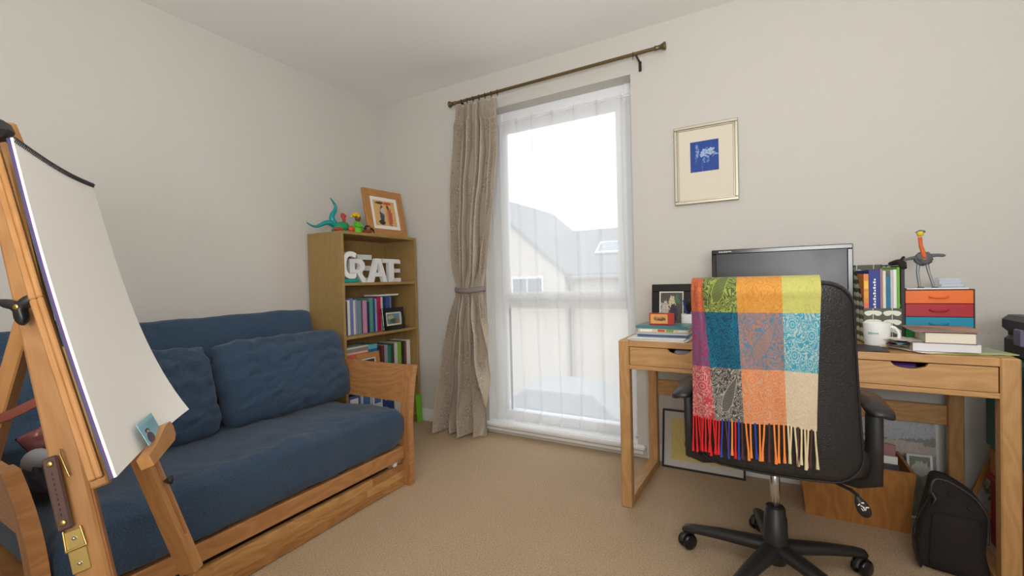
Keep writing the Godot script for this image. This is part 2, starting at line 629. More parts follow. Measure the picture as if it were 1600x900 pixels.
func build_outside():
	# paved ground, two storeys down
	var st := S()
	bx(st, -40, 30, -3.2, -3.0, -60, -0.6, 0.0)
	var g = structure("ground", st, mat(186, 182, 175, 0.95))
	g.set_meta("label", "pale paved yard below the window")
	# left house: a gable end turned to the window
	var t = thing("gable_house", "white rendered house with grey slate gable roof seen through the net curtain", "house", Vector3(-4.6, -3.0, -11.8))
	st = S()
	# wall outline in local xy: eaves right at x = 1.15, y = 4.2; verge climbs to the left
	var poly := PackedVector2Array([Vector2(-5.9, 0), Vector2(1.15, 0), Vector2(1.15, 4.23), Vector2(-2.4, 7.34), Vector2(-5.9, 4.27)])
	prism(st, T(Vector3(0, 0, -3.4)), poly, 6.8)
	obj("wall", st, M.render_white, t)
	st = S()
	# roof slope seen over the verge
	beam_slab(st, Vector3(-2.4, 7.42, -7.0), Vector3(1.35, 4.13, -7.0), 0.14, 7.1)
	beam_slab(st, Vector3(-2.4, 7.42, -7.0), Vector3(-6.1, 4.17, -7.0), 0.14, 7.1)
	obj("roof", st, M.slate, t)
	st = S()
	bx(st, -0.95, 0.35, 3.5, 4.15, -0.02, 0.05, 0.01)
	var win = obj("window", st, M.upvc, t)
	st = S()
	bx(st, -0.88, -0.33, 3.57, 4.08, 0.05, 0.06, 0.0)
	bx(st, -0.27, 0.28, 3.57, 4.08, 0.05, 0.06, 0.0)
	obj("pane", st, mat(120, 130, 138, 0.15), win)
	# right wing with a long roof, its eaves towards the window
	t = thing("wing_house", "long house wing with skylight and grey roof right of the gable", "house", Vector3(-3.35, -3.0, -12.2))
	st = S()
	bx(st, 0.0, 8.0, 0.0, 4.15, -5.0, 0.0, 0.0)
	obj("wall", st, M.render_white, t)
	st = S()
	var rp := PackedVector2Array([Vector2(0.35, 4.05), Vector2(-2.4, 5.85), Vector2(-5.2, 4.05), Vector2(-5.2, 4.15), Vector2(-2.4, 6.0), Vector2(0.35, 4.20)])
	prism(st, Transform3D(Basis(Vector3(0, 0, 1), Vector3(0, 1, 0), Vector3(-1, 0, 0)), Vector3(3.4, 0, 0)), rp, 9.4)
	obj("roof", st, M.slate, t)
	st = S()
	var sl := Transform3D(Basis.from_euler(Vector3(atan2(1.8, 2.75), 0, 0)), Vector3(1.15, 5.15, -1.0))
	box(st, sl, Vector3(1.0, 0.08, 0.8), 0.01)
	var sk = obj("skylight", st, M.upvc, t)
	st = S()
	box(st, sl * T(Vector3(0, 0.045, 0)), Vector3(0.84, 0.01, 0.62), 0.0)
	obj("pane", st, mat(150, 160, 168, 0.1), sk)
	st = S()
	tube(st, [Vector3(0, 4.08, 0.4), Vector3(8.0, 4.08, 0.4)], 0.07, 10)
	obj("gutter", st, mat(150, 152, 152, 0.5), t)
	st = S()
	tube(st, [Vector3(0.12, 4.05, 0.38), Vector3(0.02, 3.8, 0.1), Vector3(0.02, 0.0, 0.1)], 0.035, 8)
	obj("downpipe", st, mat(186, 186, 184, 0.5), t)
	for x in [1.5, 2.2]:
		st = S()
		bx(st, x, x + 0.22, 3.1, 3.9, -0.02, 0.04, 0.01)
		obj("window", st, mat(176, 184, 190, 0.2), t)
	# parked car below
	t = thing("parked_car", "grey car parked outside below the window", "car", Vector3(-1.6, -3.0, -7.6), 0.15)
	var body := PackedVector2Array([Vector2(-2.0, 0.25), Vector2(2.0, 0.25), Vector2(2.05, 0.75), Vector2(1.25, 0.92), Vector2(0.7, 1.42), Vector2(-0.9, 1.46), Vector2(-1.6, 1.0), Vector2(-2.05, 0.85)])
	st = S()
	prism(st, T(Vector3.ZERO), body, 1.65)
	obj("body", st, mat(170, 176, 176, 0.3), t)
	st = S()
	var gl := PackedVector2Array([Vector2(1.1, 0.94), Vector2(0.65, 1.36), Vector2(-0.85, 1.4), Vector2(-1.4, 1.0)])
	prism(st, T(Vector3.ZERO), gl, 1.68)
	obj("side_glass", st, mat(160, 168, 170, 0.1), t)
	for x in [-1.25, 1.25]:
		for z in [-0.72, 0.72]:
			st = S()
			lathe(st, T(Vector3(x, 0.31, z), Vector3(PI / 2, 0, 0)), [Vector2(0, -0.1), Vector2(0.27, -0.1), Vector2(0.31, -0.06), Vector2(0.31, 0.06), Vector2(0.27, 0.1), Vector2(0, 0.1)], 18)
			obj("wheel", st, M.black_plastic, t)

# slab between two points in xy, thick, long along z
func beam_slab(st, a: Vector3, b: Vector3, t: float, d: float):
	var x := (b - a).normalized()
	var z := Vector3(0, 0, 1)
	var y := z.cross(x)
	box(st, Transform3D(Basis(x, y, z), (a + b) * 0.5 + Vector3(0, 0, d * 0.5)), Vector3(a.distance_to(b), t, d), 0.0)

# ---------------------------------------------------------------- sofa
const SZ0 := 0.83
const SZ1 := 2.185

# how far the arm leans outwards at height y
func flare(y: float) -> float:
	var k: float = clamp((y - 0.30) / 0.30, 0.0, 1.0)
	return 0.044 * k * (0.35 + 0.65 * k) / 1.0

# a piece of the arm: outline of the leaning section in zy, pushed along x; s is -1 for the far arm and 1 for the near arm
func arm_piece(st, s: float, zin: float, th: float, y0: float, y1: float, x0: float, x1: float, along := false):
	var inner := []
	var outer := []
	for i in 13:
		var y: float = lerp(y0, y1, i / 12.0)
		var z: float = zin + s * flare(y)
		inner.append(Vector2(z, y))
		outer.append(Vector2(z + s * th, y))
	outer.reverse()
	# local x is world z, local z is world -x
	prism(st, Transform3D(Basis(Vector3(0, 0, 1), Vector3(0, 1, 0), Vector3(-1, 0, 0)), Vector3((x0 + x1) * 0.5, 0, 0)), PackedVector2Array(inner + outer), abs(x1 - x0), 1.0, along)

func build_sofa():
	var t = thing("futon_sofa", "blue futon sofa with honey oak frame along the left wall", "sofa")
	for s in [-1.0, 1.0]:
		var zin: float = SZ0 + 0.035 if s < 0.0 else SZ1 - 0.035
		var st := S()
		arm_piece(st, s, zin, 0.033, 0.0, 0.60, 0.945, 1.003)
		obj("arm_post", st, M.sofa_wood, t)
		st = S()
		arm_piece(st, s, zin, 0.033, 0.0, 0.60, 0.10, 0.15)
		obj("back_post", st, M.sofa_wood, t)
		st = S()
		arm_piece(st, s, zin + s * 0.006, 0.022, 0.415, 0.598, 0.15, 0.945, true)
		obj("arm_board", st, M.sofa_wood, t)
		st = S()
		arm_piece(st, s, zin + s * 0.004, 0.026, 0.137, 0.20, 0.15, 0.945, true)
		obj("side_rail", st, M.sofa_wood, t)
	var st2 := S()
	bx(st2, 0.945, 0.975, 0.137, 0.202, SZ0 + 0.04, SZ1 - 0.04, 0.004)
	obj("front_rail", st2, M.sofa_wood, t)
	st2 = S()
	bx(st2, 0.10, 0.13, 0.30, 0.38, SZ0 + 0.04, SZ1 - 0.04, 0.004)
	obj("back_rail", st2, M.sofa_wood, t)
	for i in 9:
		st2 = S()
		var z := SZ0 + 0.14 + i * 0.145
		bx(st2, 0.13, 0.945, 0.17, 0.19, z - 0.03, z + 0.03, 0.002)
		obj("slat", st2, M.sofa_wood, t)
	for z in [SZ0 + 0.09, SZ1 - 0.09]:
		st2 = S()
		bx(st2, 0.948, 0.960, 0.108, 0.139, z - 0.012, z + 0.012, 0.002)
		obj("plastic_clip", st2, M.white, t)
	# drawer under the seat, its front glued from oak staves
	st2 = S()
	bx(st2, 0.30, 0.945, 0.012, 0.080, SZ0 + 0.06, SZ1 - 0.06, 0.003)
	var dr = obj("drawer", st2, mat(70, 60, 50, 0.8), t)
	var y := 0.004
	for r in 3:
		var z0 := SZ0 + 0.012
		var hgt := 0.0365
		var k := 0
		while z0 < SZ1 - 0.02:
			var ln: float = [0.31, 0.42, 0.27, 0.36][(k + r * 2) % 4]
			if k == 0:
				ln *= [0.55, 1.0, 0.75][r]
			var z1: float = min(z0 + ln, SZ1 - 0.012)
			st2 = S()
			bx(st2, 0.946, 0.968, y + r * hgt, y + (r + 1) * hgt - 0.0004, z0, z1 - 0.0004, 0.0006)
			obj("stave", st2, M.oak[(k * 2 + r + (k / 2)) % 3], dr)
			z0 = z1
			k += 1
	# seat mattress
	st2 = S()
	var nz := noise(41, 2.4, 3)
	var seat = func(u: float, v: float) -> Vector3:
		# v runs round the section, u along z
		var a := v * TAU
		var hw := 0.392
		var hh := 0.114
		var e := 0.26
		var cx: float = sign(cos(a)) * pow(abs(cos(a)), e)
		var cy: float = sign(sin(a)) * pow(abs(sin(a)), 0.36)
		var endu := u * 2.0 - 1.0
		var shrink := 1.0 - 0.55 * pow(abs(endu), 26.0)
		var x := 0.600 + cx * hw * (1.0 - 0.03 * pow(abs(endu), 20.0))
		var yy := 0.309 + cy * hh * shrink
		var zz := SZ0 + 0.045 + (SZ1 - SZ0 - 0.09) * u
		if cy > 0.0:
			yy -= 0.022 * sin(PI * clamp((x - 0.25) / 0.70, 0.0, 1.0)) * cy
			yy += 0.006 * sin(PI * u) * cy
			yy += nz.get_noise_2d(zz * 1.5 + x, x * 4.0 - zz * 1.2) * 0.020 * cy
		x += nz.get_noise_2d(zz * 2.0, yy * 5.0 + 7.0) * 0.012 * max(cx, 0.0)
		return Vector3(x, yy, zz)
	grid(st2, seat, 70, 64)
	# close the two ends
	for u in [0.0, 1.0]:
		var c := Vector3(0.600, 0.309, SZ0 + 0.045 + (SZ1 - SZ0 - 0.09) * u)
		for k in 64:
			tri(st2, c, seat.call(u, k / 64.0), seat.call(u, (k + 1) / 64.0), Vector3(0, 0, -1.0 if u == 0.0 else 1.0))
	obj("seat_mattress", st2, M.blue, t)
	# back mattress, leaning
	st2 = S()
	var nz2 := noise(43, 2.6, 3)
	var lean := Transform3D(Basis.from_euler(Vector3(0, 0, 0.26)), Vector3(0.34, 0.40, 0))
	var bk = func(u: float, v: float) -> Vector3:
		var a := v * TAU
		var cx: float = sign(cos(a)) * pow(abs(cos(a)), 0.42)
		var cy: float = sign(sin(a)) * pow(abs(sin(a)), 0.34)
		var endu := u * 2.0 - 1.0
		var shrink := 1.0 - 0.5 * pow(abs(endu), 24.0)
		var top: float = max(cy, 0.0)
		var q := Vector3(cx * 0.085 * shrink, 0.235 + cy * 0.262 * (1.0 - 0.06 * pow(abs(endu), 14.0)), 0)
		q.y += nz2.get_noise_2d(u * 1.6, 3.0) * 0.012 * top
		q.x += nz2.get_noise_2d(u * 2.2, q.y * 4.0) * 0.012 * cx
		var p := lean * q
		p.z = SZ0 + 0.03 + (SZ1 - SZ0 - 0.06) * u
		return p
	grid(st2, bk, 60, 48)
	for u in [0.0, 1.0]:
		var c2 := lean * Vector3(0, 0.235, 0)
		c2.z = SZ0 + 0.03 + (SZ1 - SZ0 - 0.06) * u
		for k in 48:
			tri(st2, c2, bk.call(u, k / 48.0), bk.call(u, (k + 1) / 48.0), Vector3(0, 0, -1.0 if u == 0.0 else 1.0))
	obj("back_mattress", st2, M.blue, t)
	# loose cushions
	var labels := ["plump blue cushion at the bookcase end of the sofa", "plump blue cushion half hidden behind the drawing pad"]
	for i in 2:
		var zc: float = 1.16 if i == 0 else 1.815
		var cs := S()
		var xf := Transform3D(Basis.from_euler(Vector3(0, PI / 2, 0)), Vector3.ZERO)
		xf = Transform3D(Basis.from_euler(Vector3(0, 0, 0.30)), Vector3(0.485, 0.588, zc)) * xf
		cushion(cs, 0.67 if i == 0 else 0.62, 0.395, 0.20, xf, 51 + i * 7)
		var cu = obj("sofa_cushion", cs, M.blue)
		tag(cu, labels[i], "cushion", "blue cushions on the sofa")

# ---------------------------------------------------------------- bookcase
const BX := 0.335
const BZ0 := 0.02
const BZ1 := 0.688
const BH := 1.355
const SHELF := [0.07, 0.36, 0.70, 1.035]

func build_bookcase():
	var t = thing("bookcase", "tall oak bookcase with open shelves in the room's corner", "bookcase")
	var st := S()
	bx(st, 0.016, BX, 0.0, BH - 0.018, BZ1 - 0.018, BZ1, 0.001)
	obj("side_panel", st, M.bookcase, t)
	st = S()
	bx(st, 0.016, BX, 0.0, BH - 0.018, BZ0, BZ0 + 0.018, 0.001)
	obj("side_panel", st, M.bookcase, t)
	st = S()
	bx(st, 0.016, BX, BH - 0.018, BH, BZ0, BZ1, 0.001)
	obj("top_panel", st, M.bookcase, t)
	st = S()
	bx(st, 0.016, 0.022, 0.0, BH - 0.018, BZ0 + 0.018, BZ1 - 0.018, 0.0)
	obj("back_panel", st, M.bookcase, t)
	for y in SHELF:
		st = S()
		bx(st, 0.022, BX - 0.006, y - 0.018, y, BZ0 + 0.018, BZ1 - 0.018, 0.001)
		obj("shelf", st, M.bookcase, t)
	st = S()
	bx(st, BX - 0.04, BX - 0.022, 0.0, 0.052, BZ0 + 0.018, BZ1 - 0.018, 0.001)
	obj("plinth", st, M.bookcase, t)

# ---------------------------------------------------------------- desk
const DW := 0.618
const DD := 0.535
const DH := 0.746
const DESK_AT := Vector3(2.618, 0, 0.607)
const DESK_TURN := -0.028

func build_desk():
	var t = thing("desk", "oak writing desk with two drawers under the wall picture", "desk", DESK_AT, DESK_TURN)
	var st := S()
	# top: boards between the two leg frames
	bx(st, -DW + 0.046, DW - 0.046, DH - 0.026, DH, -DD, 0.0, 0.002)
	obj("desk_top", st, M.desk, t)
	for s in [-1.0, 1.0]:
		var x0: float = s * (DW - 0.046)
		var x1: float = s * DW
		st = S()
		bx(st, x0, x1, 0.0, DH, -0.046, 0.0, 0.004)
		obj("leg", st, M.desk, t)
		st = S()
		bx(st, x0, x1, 0.0, DH, -DD, -DD + 0.046, 0.004)
		obj("leg", st, M.desk, t)
		st = S()
		bx(st, x0, x1, 0.0, 0.042, -DD + 0.046, -0.046, 0.003)
		obj("foot_rail", st, M.desk, t)
		st = S()
		bx(st, x0, x1, DH - 0.10, DH, -DD + 0.046, -0.046, 0.003)
		obj("side_rail", st, M.desk, t)
	st = S()
	bx(st, -DW + 0.046, DW - 0.046, DH - 0.126, DH - 0.108, -DD + 0.05, -0.002, 0.002)
	obj("under_shelf", st, M.desk, t)
	st = S()
	bx(st, -DW + 0.046, DW - 0.046, 0.39, 0.47, -DD + 0.008, -DD + 0.026, 0.002)
	obj("back_rail", st, M.desk, t)
	st = S()
	bx(st, -DW + 0.046, DW - 0.046, DH - 0.108, DH - 0.026, -DD + 0.008, -DD + 0.026, 0.002)
	obj("back_panel", st, M.desk, t)
	st = S()
	bx(st, -0.16, 0.16, DH - 0.108, DH - 0.026, -0.02, -0.002, 0.002)
	obj("middle_panel", st, M.desk, t)
	for s in [-1.0, 1.0]:
		var xa: float = 0.164
		var xb: float = DW - 0.050
		var poly := PackedVector2Array()
		var y0 := DH - 0.106
		var y1 := DH - 0.0285
		var mid := 0.362
		poly.append(Vector2(xa, y0)); poly.append(Vector2(xb, y0)); poly.append(Vector2(xb, y1))
		for i in 13:
			var k := i / 12.0
			var dx := 0.048 - 0.096 * k
			poly.append(Vector2(mid + dx, y1 - 0.020 * sqrt(max(0.0, 1.0 - pow(dx / 0.048, 2.0)))))
		poly.append(Vector2(xa, y1))
		if s < 0.0:
			var q := PackedVector2Array()
			for p in poly: q.append(Vector2(-p.x, p.y))
			poly = q
		st = S()
		prism(st, T(Vector3(0, 0, -0.010)), poly, 0.016)
		var d = obj("drawer", st, M.desk, t)
		st = S()
		bx(st, s * xa, s * xb, y0, y0 + 0.01, -0.46, -0.018, 0.001)
		bx(st, s * xa, s * (xa + 0.012), y0, y1 - 0.01, -0.46, -0.018, 0.001)
		bx(st, s * (xb - 0.012), s * xb, y0, y1 - 0.01, -0.46, -0.018, 0.001)
		bx(st, s * xa, s * xb, y0, y1 - 0.01, -0.472, -0.46, 0.001)
		obj("drawer_box", st, M.desk, d)
		# odds and ends showing in the cut-out grip
		st = S()
		bx(st, s * (mid - 0.04), s * (mid + 0.03), y0 + 0.012, y0 + 0.066, -0.2, -0.05, 0.006)
		obj("drawer_contents", st, mat(84, 40, 110, 0.5) if s > 0.0 else mat(190, 196, 204, 0.5), d)

# ---------------------------------------------------------------- office chair
const CH := Vector3(2.588, 0, 0.81)

func back_bend(q: Vector3) -> Vector3:
	# q.y runs up the backrest from 0 to 0.575, q.z through its thickness
	var k := q.y / 0.575
	var z := 0.190 + 0.055 * k + 0.03 * sin(k * PI) * -0.6
	z += -0.9 * q.x * q.x
	return Vector3(q.x - 0.006, 0.425 + q.y, z + q.z)

func build_chair():
	var t = thing("office_chair", "black high-back office chair pushed up to the desk", "chair", CH)
	var st := S()
	var out := PackedVector2Array()
	# outline: bottom half width 0.222, top 0.198
	for q in rounded(0.222, 0.198, 0.575, 0.075, 7):
		out.append(q)
	panel(st, out, [[0.0, -0.047], [0.5, -0.047], [0.85, -0.046], [0.95, -0.042], [0.985, -0.03], [1.0, -0.012], [1.0, 0.016], [0.985, 0.03], [0.955, 0.037], [0.9, 0.040], [0.5, 0.041], [0.0, 0.041]], back_bend)
	var back = obj("backrest", st, M.black_leather, t)
	st = S()
	var pip := []
	for q in out:
		pip.append(back_bend(Vector3(q.x * 0.975, 0.2875 + (q.y - 0.2875) * 0.975, 0.036)))
	pip.append(pip[0])
	tube(st, pip, 0.0028, 6, false)
	obj("piping", st, mat(30, 28, 28, 0.7), back)
	st = S()
	var seat_out := PackedVector2Array()
	for q in rounded(0.24, 0.25, 0.50, 0.09, 7):
		seat_out.append(q)
	var sb = func(q: Vector3) -> Vector3:
		return Vector3(q.x, 0.475 + q.z - 0.02 * pow(clamp((q.y - 0.35) / 0.15, 0.0, 1.0), 2.0), 0.20 - q.y)
	panel(st, seat_out, [[0.0, -0.045], [0.9, -0.045], [0.98, -0.03], [1.0, 0.0], [0.98, 0.03], [0.9, 0.045], [0.5, 0.05], [0.0, 0.05]], sb)
	obj("seat", st, M.black_leather, t)
	st = S()
	bx(st, -0.09, 0.09, 0.385, 0.432, -0.14, 0.12, 0.012)
	obj("tilt_mechanism", st, M.black_plastic, t)
	st = S()
	beam(st, Vector3(0, 0.41, 0.10), Vector3(0, 0.435, 0.19), 0.07, 0.02, Vector3.RIGHT, 0.006)
	beam(st, Vector3(0, 0.425, 0.175), Vector3(0, 0.56, 0.150), 0.07, 0.016, Vector3.RIGHT, 0.006)
	obj("back_bracket", st, M.black_plastic, t)
	for s in [-1.0, 1.0]:
		st = S()
		var pts := [Vector3(s * 0.10, 0.405, 0.06), Vector3(s * 0.21, 0.405, 0.10), Vector3(s * 0.240, 0.425, 0.13), Vector3(s * 0.243, 0.53, 0.13), Vector3(s * 0.245, 0.615, 0.12)]
		tube(st, pts, [0.018, 0.02, 0.024, 0.022, 0.022], 10, true, 0.55, Vector3(s, 0, 0))
		var ar = obj("armrest", st, M.black_plastic, t)
		st = S()
		var ao := rounded(0.034, 0.036, 0.25, 0.032, 5)
		var ab = func(q: Vector3) -> Vector3:
			var d: float = q.x * s
			return Vector3(s * 0.262 - 0.006 + q.x, 0.632 + q.z - 0.45 * max(d - 0.005, 0.0) - 0.5 * pow(clamp((0.06 - q.y) / 0.06, 0.0, 1.0), 2.0) * 0.02, 0.165 - q.y)
		panel(st, ao, [[0.0, -0.010], [0.94, -0.010], [1.0, -0.005], [1.0, 0.004], [0.94, 0.010], [0.0, 0.011]], ab)
		obj("arm_pad", st, M.black_plastic, ar)
	# gas lift
	st = S()
	lathe(st, T(Vector3.ZERO), [Vector2(0, 0.20), Vector2(0.0155, 0.20), Vector2(0.0155, 0.395), Vector2(0, 0.395)], 20)
	obj("gas_lift", st, M.chrome, t)
	st = S()
	lathe(st, T(Vector3.ZERO), [Vector2(0, 0.05), Vector2(0.03, 0.05), Vector2(0.04, 0.075), Vector2(0.037, 0.10), Vector2(0.0345, 0.205), Vector2(0.031, 0.208), Vector2(0.030, 0.236), Vector2(0.026, 0.241), Vector2(0.0156, 0.241)], 24)
	obj("column_sleeve", st, M.black_plastic, t)
	# star base
	for k in 5:
		var a := deg_to_rad(187.0 + 72.0 * k)
		var d := Vector3(cos(a), 0, sin(a))
		st = S()
		tube(st, [d * 0.012 + Vector3(0, 0.100, 0), d * 0.06 + Vector3(0, 0.098, 0), d * 0.17 + Vector3(0, 0.090, 0), d * 0.268 + Vector3(0, 0.078, 0), d * 0.292 + Vector3(0, 0.072, 0), d * 0.303 + Vector3(0, 0.064, 0)], [0.034, 0.031, 0.026, 0.021, 0.019, 0.010], 12, true, 0.72)
		obj("base_leg", st, M.black_plastic, t)
		var cs := Node3D.new()
		cs.name = "caster"
		cs.position = d * 0.288
		cs.rotation.y = a * 1.7 + k
		t.add_child(cs, true)
		for s in [-1.0, 1.0]:
			st = S()
			lathe(st, T(Vector3(s * 0.014, 0.028, 0), Vector3(0, 0, PI / 2)), [Vector2(0, -0.009), Vector2(0.022, -0.009), Vector2(0.028, -0.005), Vector2(0.028, 0.005), Vector2(0.022, 0.009), Vector2(0, 0.009)], 20)
			obj("wheel", st, M.black_gloss, cs)
		st = S()
		lathe(st, T(Vector3.ZERO), [Vector2(0, 0.03), Vector2(0.006, 0.03), Vector2(0.006, 0.062), Vector2(0, 0.062)], 10)
		var hood := []
		for i in 7:
			var an := PI * i / 6.0
			hood.append(Vector3(0, 0.030 + sin(an) * 0.026, cos(an) * 0.026))
		tube(st, hood, 0.008, 8)
		obj("caster_hood", st, M.black_plastic, cs)
	# tilt lever with a paddle
	st = S()
	tube(st, [Vector3(0.10, 0.40, 0.06), Vector3(0.19, 0.385, 0.12), Vector3(0.204, 0.378, 0.135)], 0.005, 8)
	var lv = obj("tilt_lever", st, M.black_plastic, t)
	st = S()
	var pad := PackedVector2Array()
	for i in 20:
		var an := TAU * i / 20.0
		var r := 0.016 + 0.005 * sin(an) * -1.0
		pad.append(Vector2(cos(an) * r, sin(an) * 0.032))
	var pb = Transform3D(Basis.from_euler(Vector3(-0.15, 0.1, 0.42)), Vector3(0.212, 0.352, 0.142))
	panel(st, pad, [[0.0, -0.005], [0.85, -0.005], [1.0, 0.0], [0.9, 0.005], [0.0, 0.006]], func(q): return pb * q)
	var pd = obj("lever_paddle", st, M.black_plastic, lv)
	st = S()
	# white adjustment marks on the paddle
	for mk in [[-0.006, 0.008, 0.007, 0.0025, 0.3], [0.005, 0.010, 0.006, 0.003, -0.4], [0.0, 0.001, 0.010, 0.0022, -0.9], [0.001, -0.006, 0.0022, 0.009, 0.0], [-0.004, -0.006, 0.0018, 0.008, 0.2], [0.005, -0.006, 0.0018, 0.007, -0.3], [0.010, -0.004, 0.007, 0.003, -0.3]]:
		box(st, pb * T(Vector3(mk[0], mk[1], 0.0062), Vector3(0, 0, mk[4])), Vector3(mk[2], mk[3], 0.0006), 0.0)
	obj("printed_marks", st, M.white, pd)
	build_scarf()

func scarf_image() -> Image:
	var cw := 160
	var ch := 200
	var im := Image.create(cw * 4, ch * 5, false, Image.FORMAT_RGB8)
	# rows from the hem upwards: two tones and a motif for each cell
	var cells := [
		[[C(206, 66, 74), C(222, 166, 156), 1], [C(76, 72, 70), C(184, 176, 162), 2], [C(232, 138, 80), C(224, 168, 132), 1], [C(226, 206, 176), C(214, 194, 164), 0]],
		[[C(168, 60, 98), C(96, 108, 156), 0], [C(6, 112, 142), C(10, 72, 96), 1], [C(184, 130, 112), C(94, 134, 160), 2], [C(60, 160, 188), C(188, 206, 198), 1]],
		[[C(208, 116, 60), C(196, 80, 58), 0], [C(84, 92, 52), C(164, 178, 82), 2], [C(226, 166, 70), C(216, 132, 56), 0], [C(208, 206, 112), C(194, 192, 108), 0]],
		[[C(206, 66, 74), C(222, 166, 156), 1], [C(76, 72, 70), C(184, 176, 162), 2], [C(232, 138, 80), C(224, 168, 132), 1], [C(226, 206, 176), C(214, 194, 164), 0]],
		[[C(168, 60, 98), C(96, 108, 156), 0], [C(6, 112, 142), C(10, 72, 96), 1], [C(184, 130, 112), C(94, 134, 160), 2], [C(60, 160, 188), C(188, 206, 198), 1]]]
	var nz := noise(61, 0.016, 2)
	var nz2 := noise(62, 0.024, 1)
	var weave := noise(63, 0.6, 1)
	for r in 5:
		for c in 4:
			var cell: Array = cells[r][c]
			for y in ch:
				for x in cw:
					var gx := x + c * 311.0
					var gy := y + r * 173.0
					var wx := gx + nz.get_noise_2d(gx, gy) * 26.0
					var wy := gy + nz.get_noise_2d(gx + 500.0, gy) * 26.0
					# vines
					var v := sin(nz2.get_noise_2d(wx, wy) * 13.0 + nz2.get_noise_2d(wx * 3.0, wy * 3.0) * 1.6)
					var k := smoothstep(0.0, 0.35, v)
					# flower heads
					if cell[2] == 1:
						for fl in [[0.30, 0.28, 30.0], [0.78, 0.62, 26.0], [0.25, 0.80, 24.0], [0.75, 0.15, 18.0]]:
							var d := Vector2(x - fl[0] * cw, y - fl[1] * ch)
							var rad := d.length()
							var pet: float = fl[2] * (0.82 + 0.18 * cos(d.angle() * 7.0))
							if rad < pet:
								k = 0.0 if int(rad / 5.0) % 2 == 0 else 0.75
							elif rad < pet + 3.0:
								k = 1.0
					if cell[2] == 2:
						# one large teardrop leaning across the cell
						var d2 := Vector2(x - 0.58 * cw, y - 0.50 * ch).rotated(0.55)
						var len_ := d2.y / 74.0
						if abs(len_) < 1.0:
							var hw := 30.0 * sqrt(max(0.0, 1.0 - len_ * len_)) * (0.72 - 0.38 * len_)
							if abs(d2.x) < hw:
								k = 0.12 + 0.34 * (0.5 + 0.5 * sin(d2.x * 0.55) * cos(d2.y * 0.45))
							elif abs(d2.x) < hw + 3.5:
								k = 1.0
					if cell[2] == 0:
						k *= 0.75
					k = clamp(k + weave.get_noise_2d(gx * 1.4, gy * 1.4) * 0.12, 0.0, 1.0)
					im.set_pixel(c * cw + x, (4 - r) * ch + (ch - 1 - y), cell[0].lerp(cell[1], k))
	return im

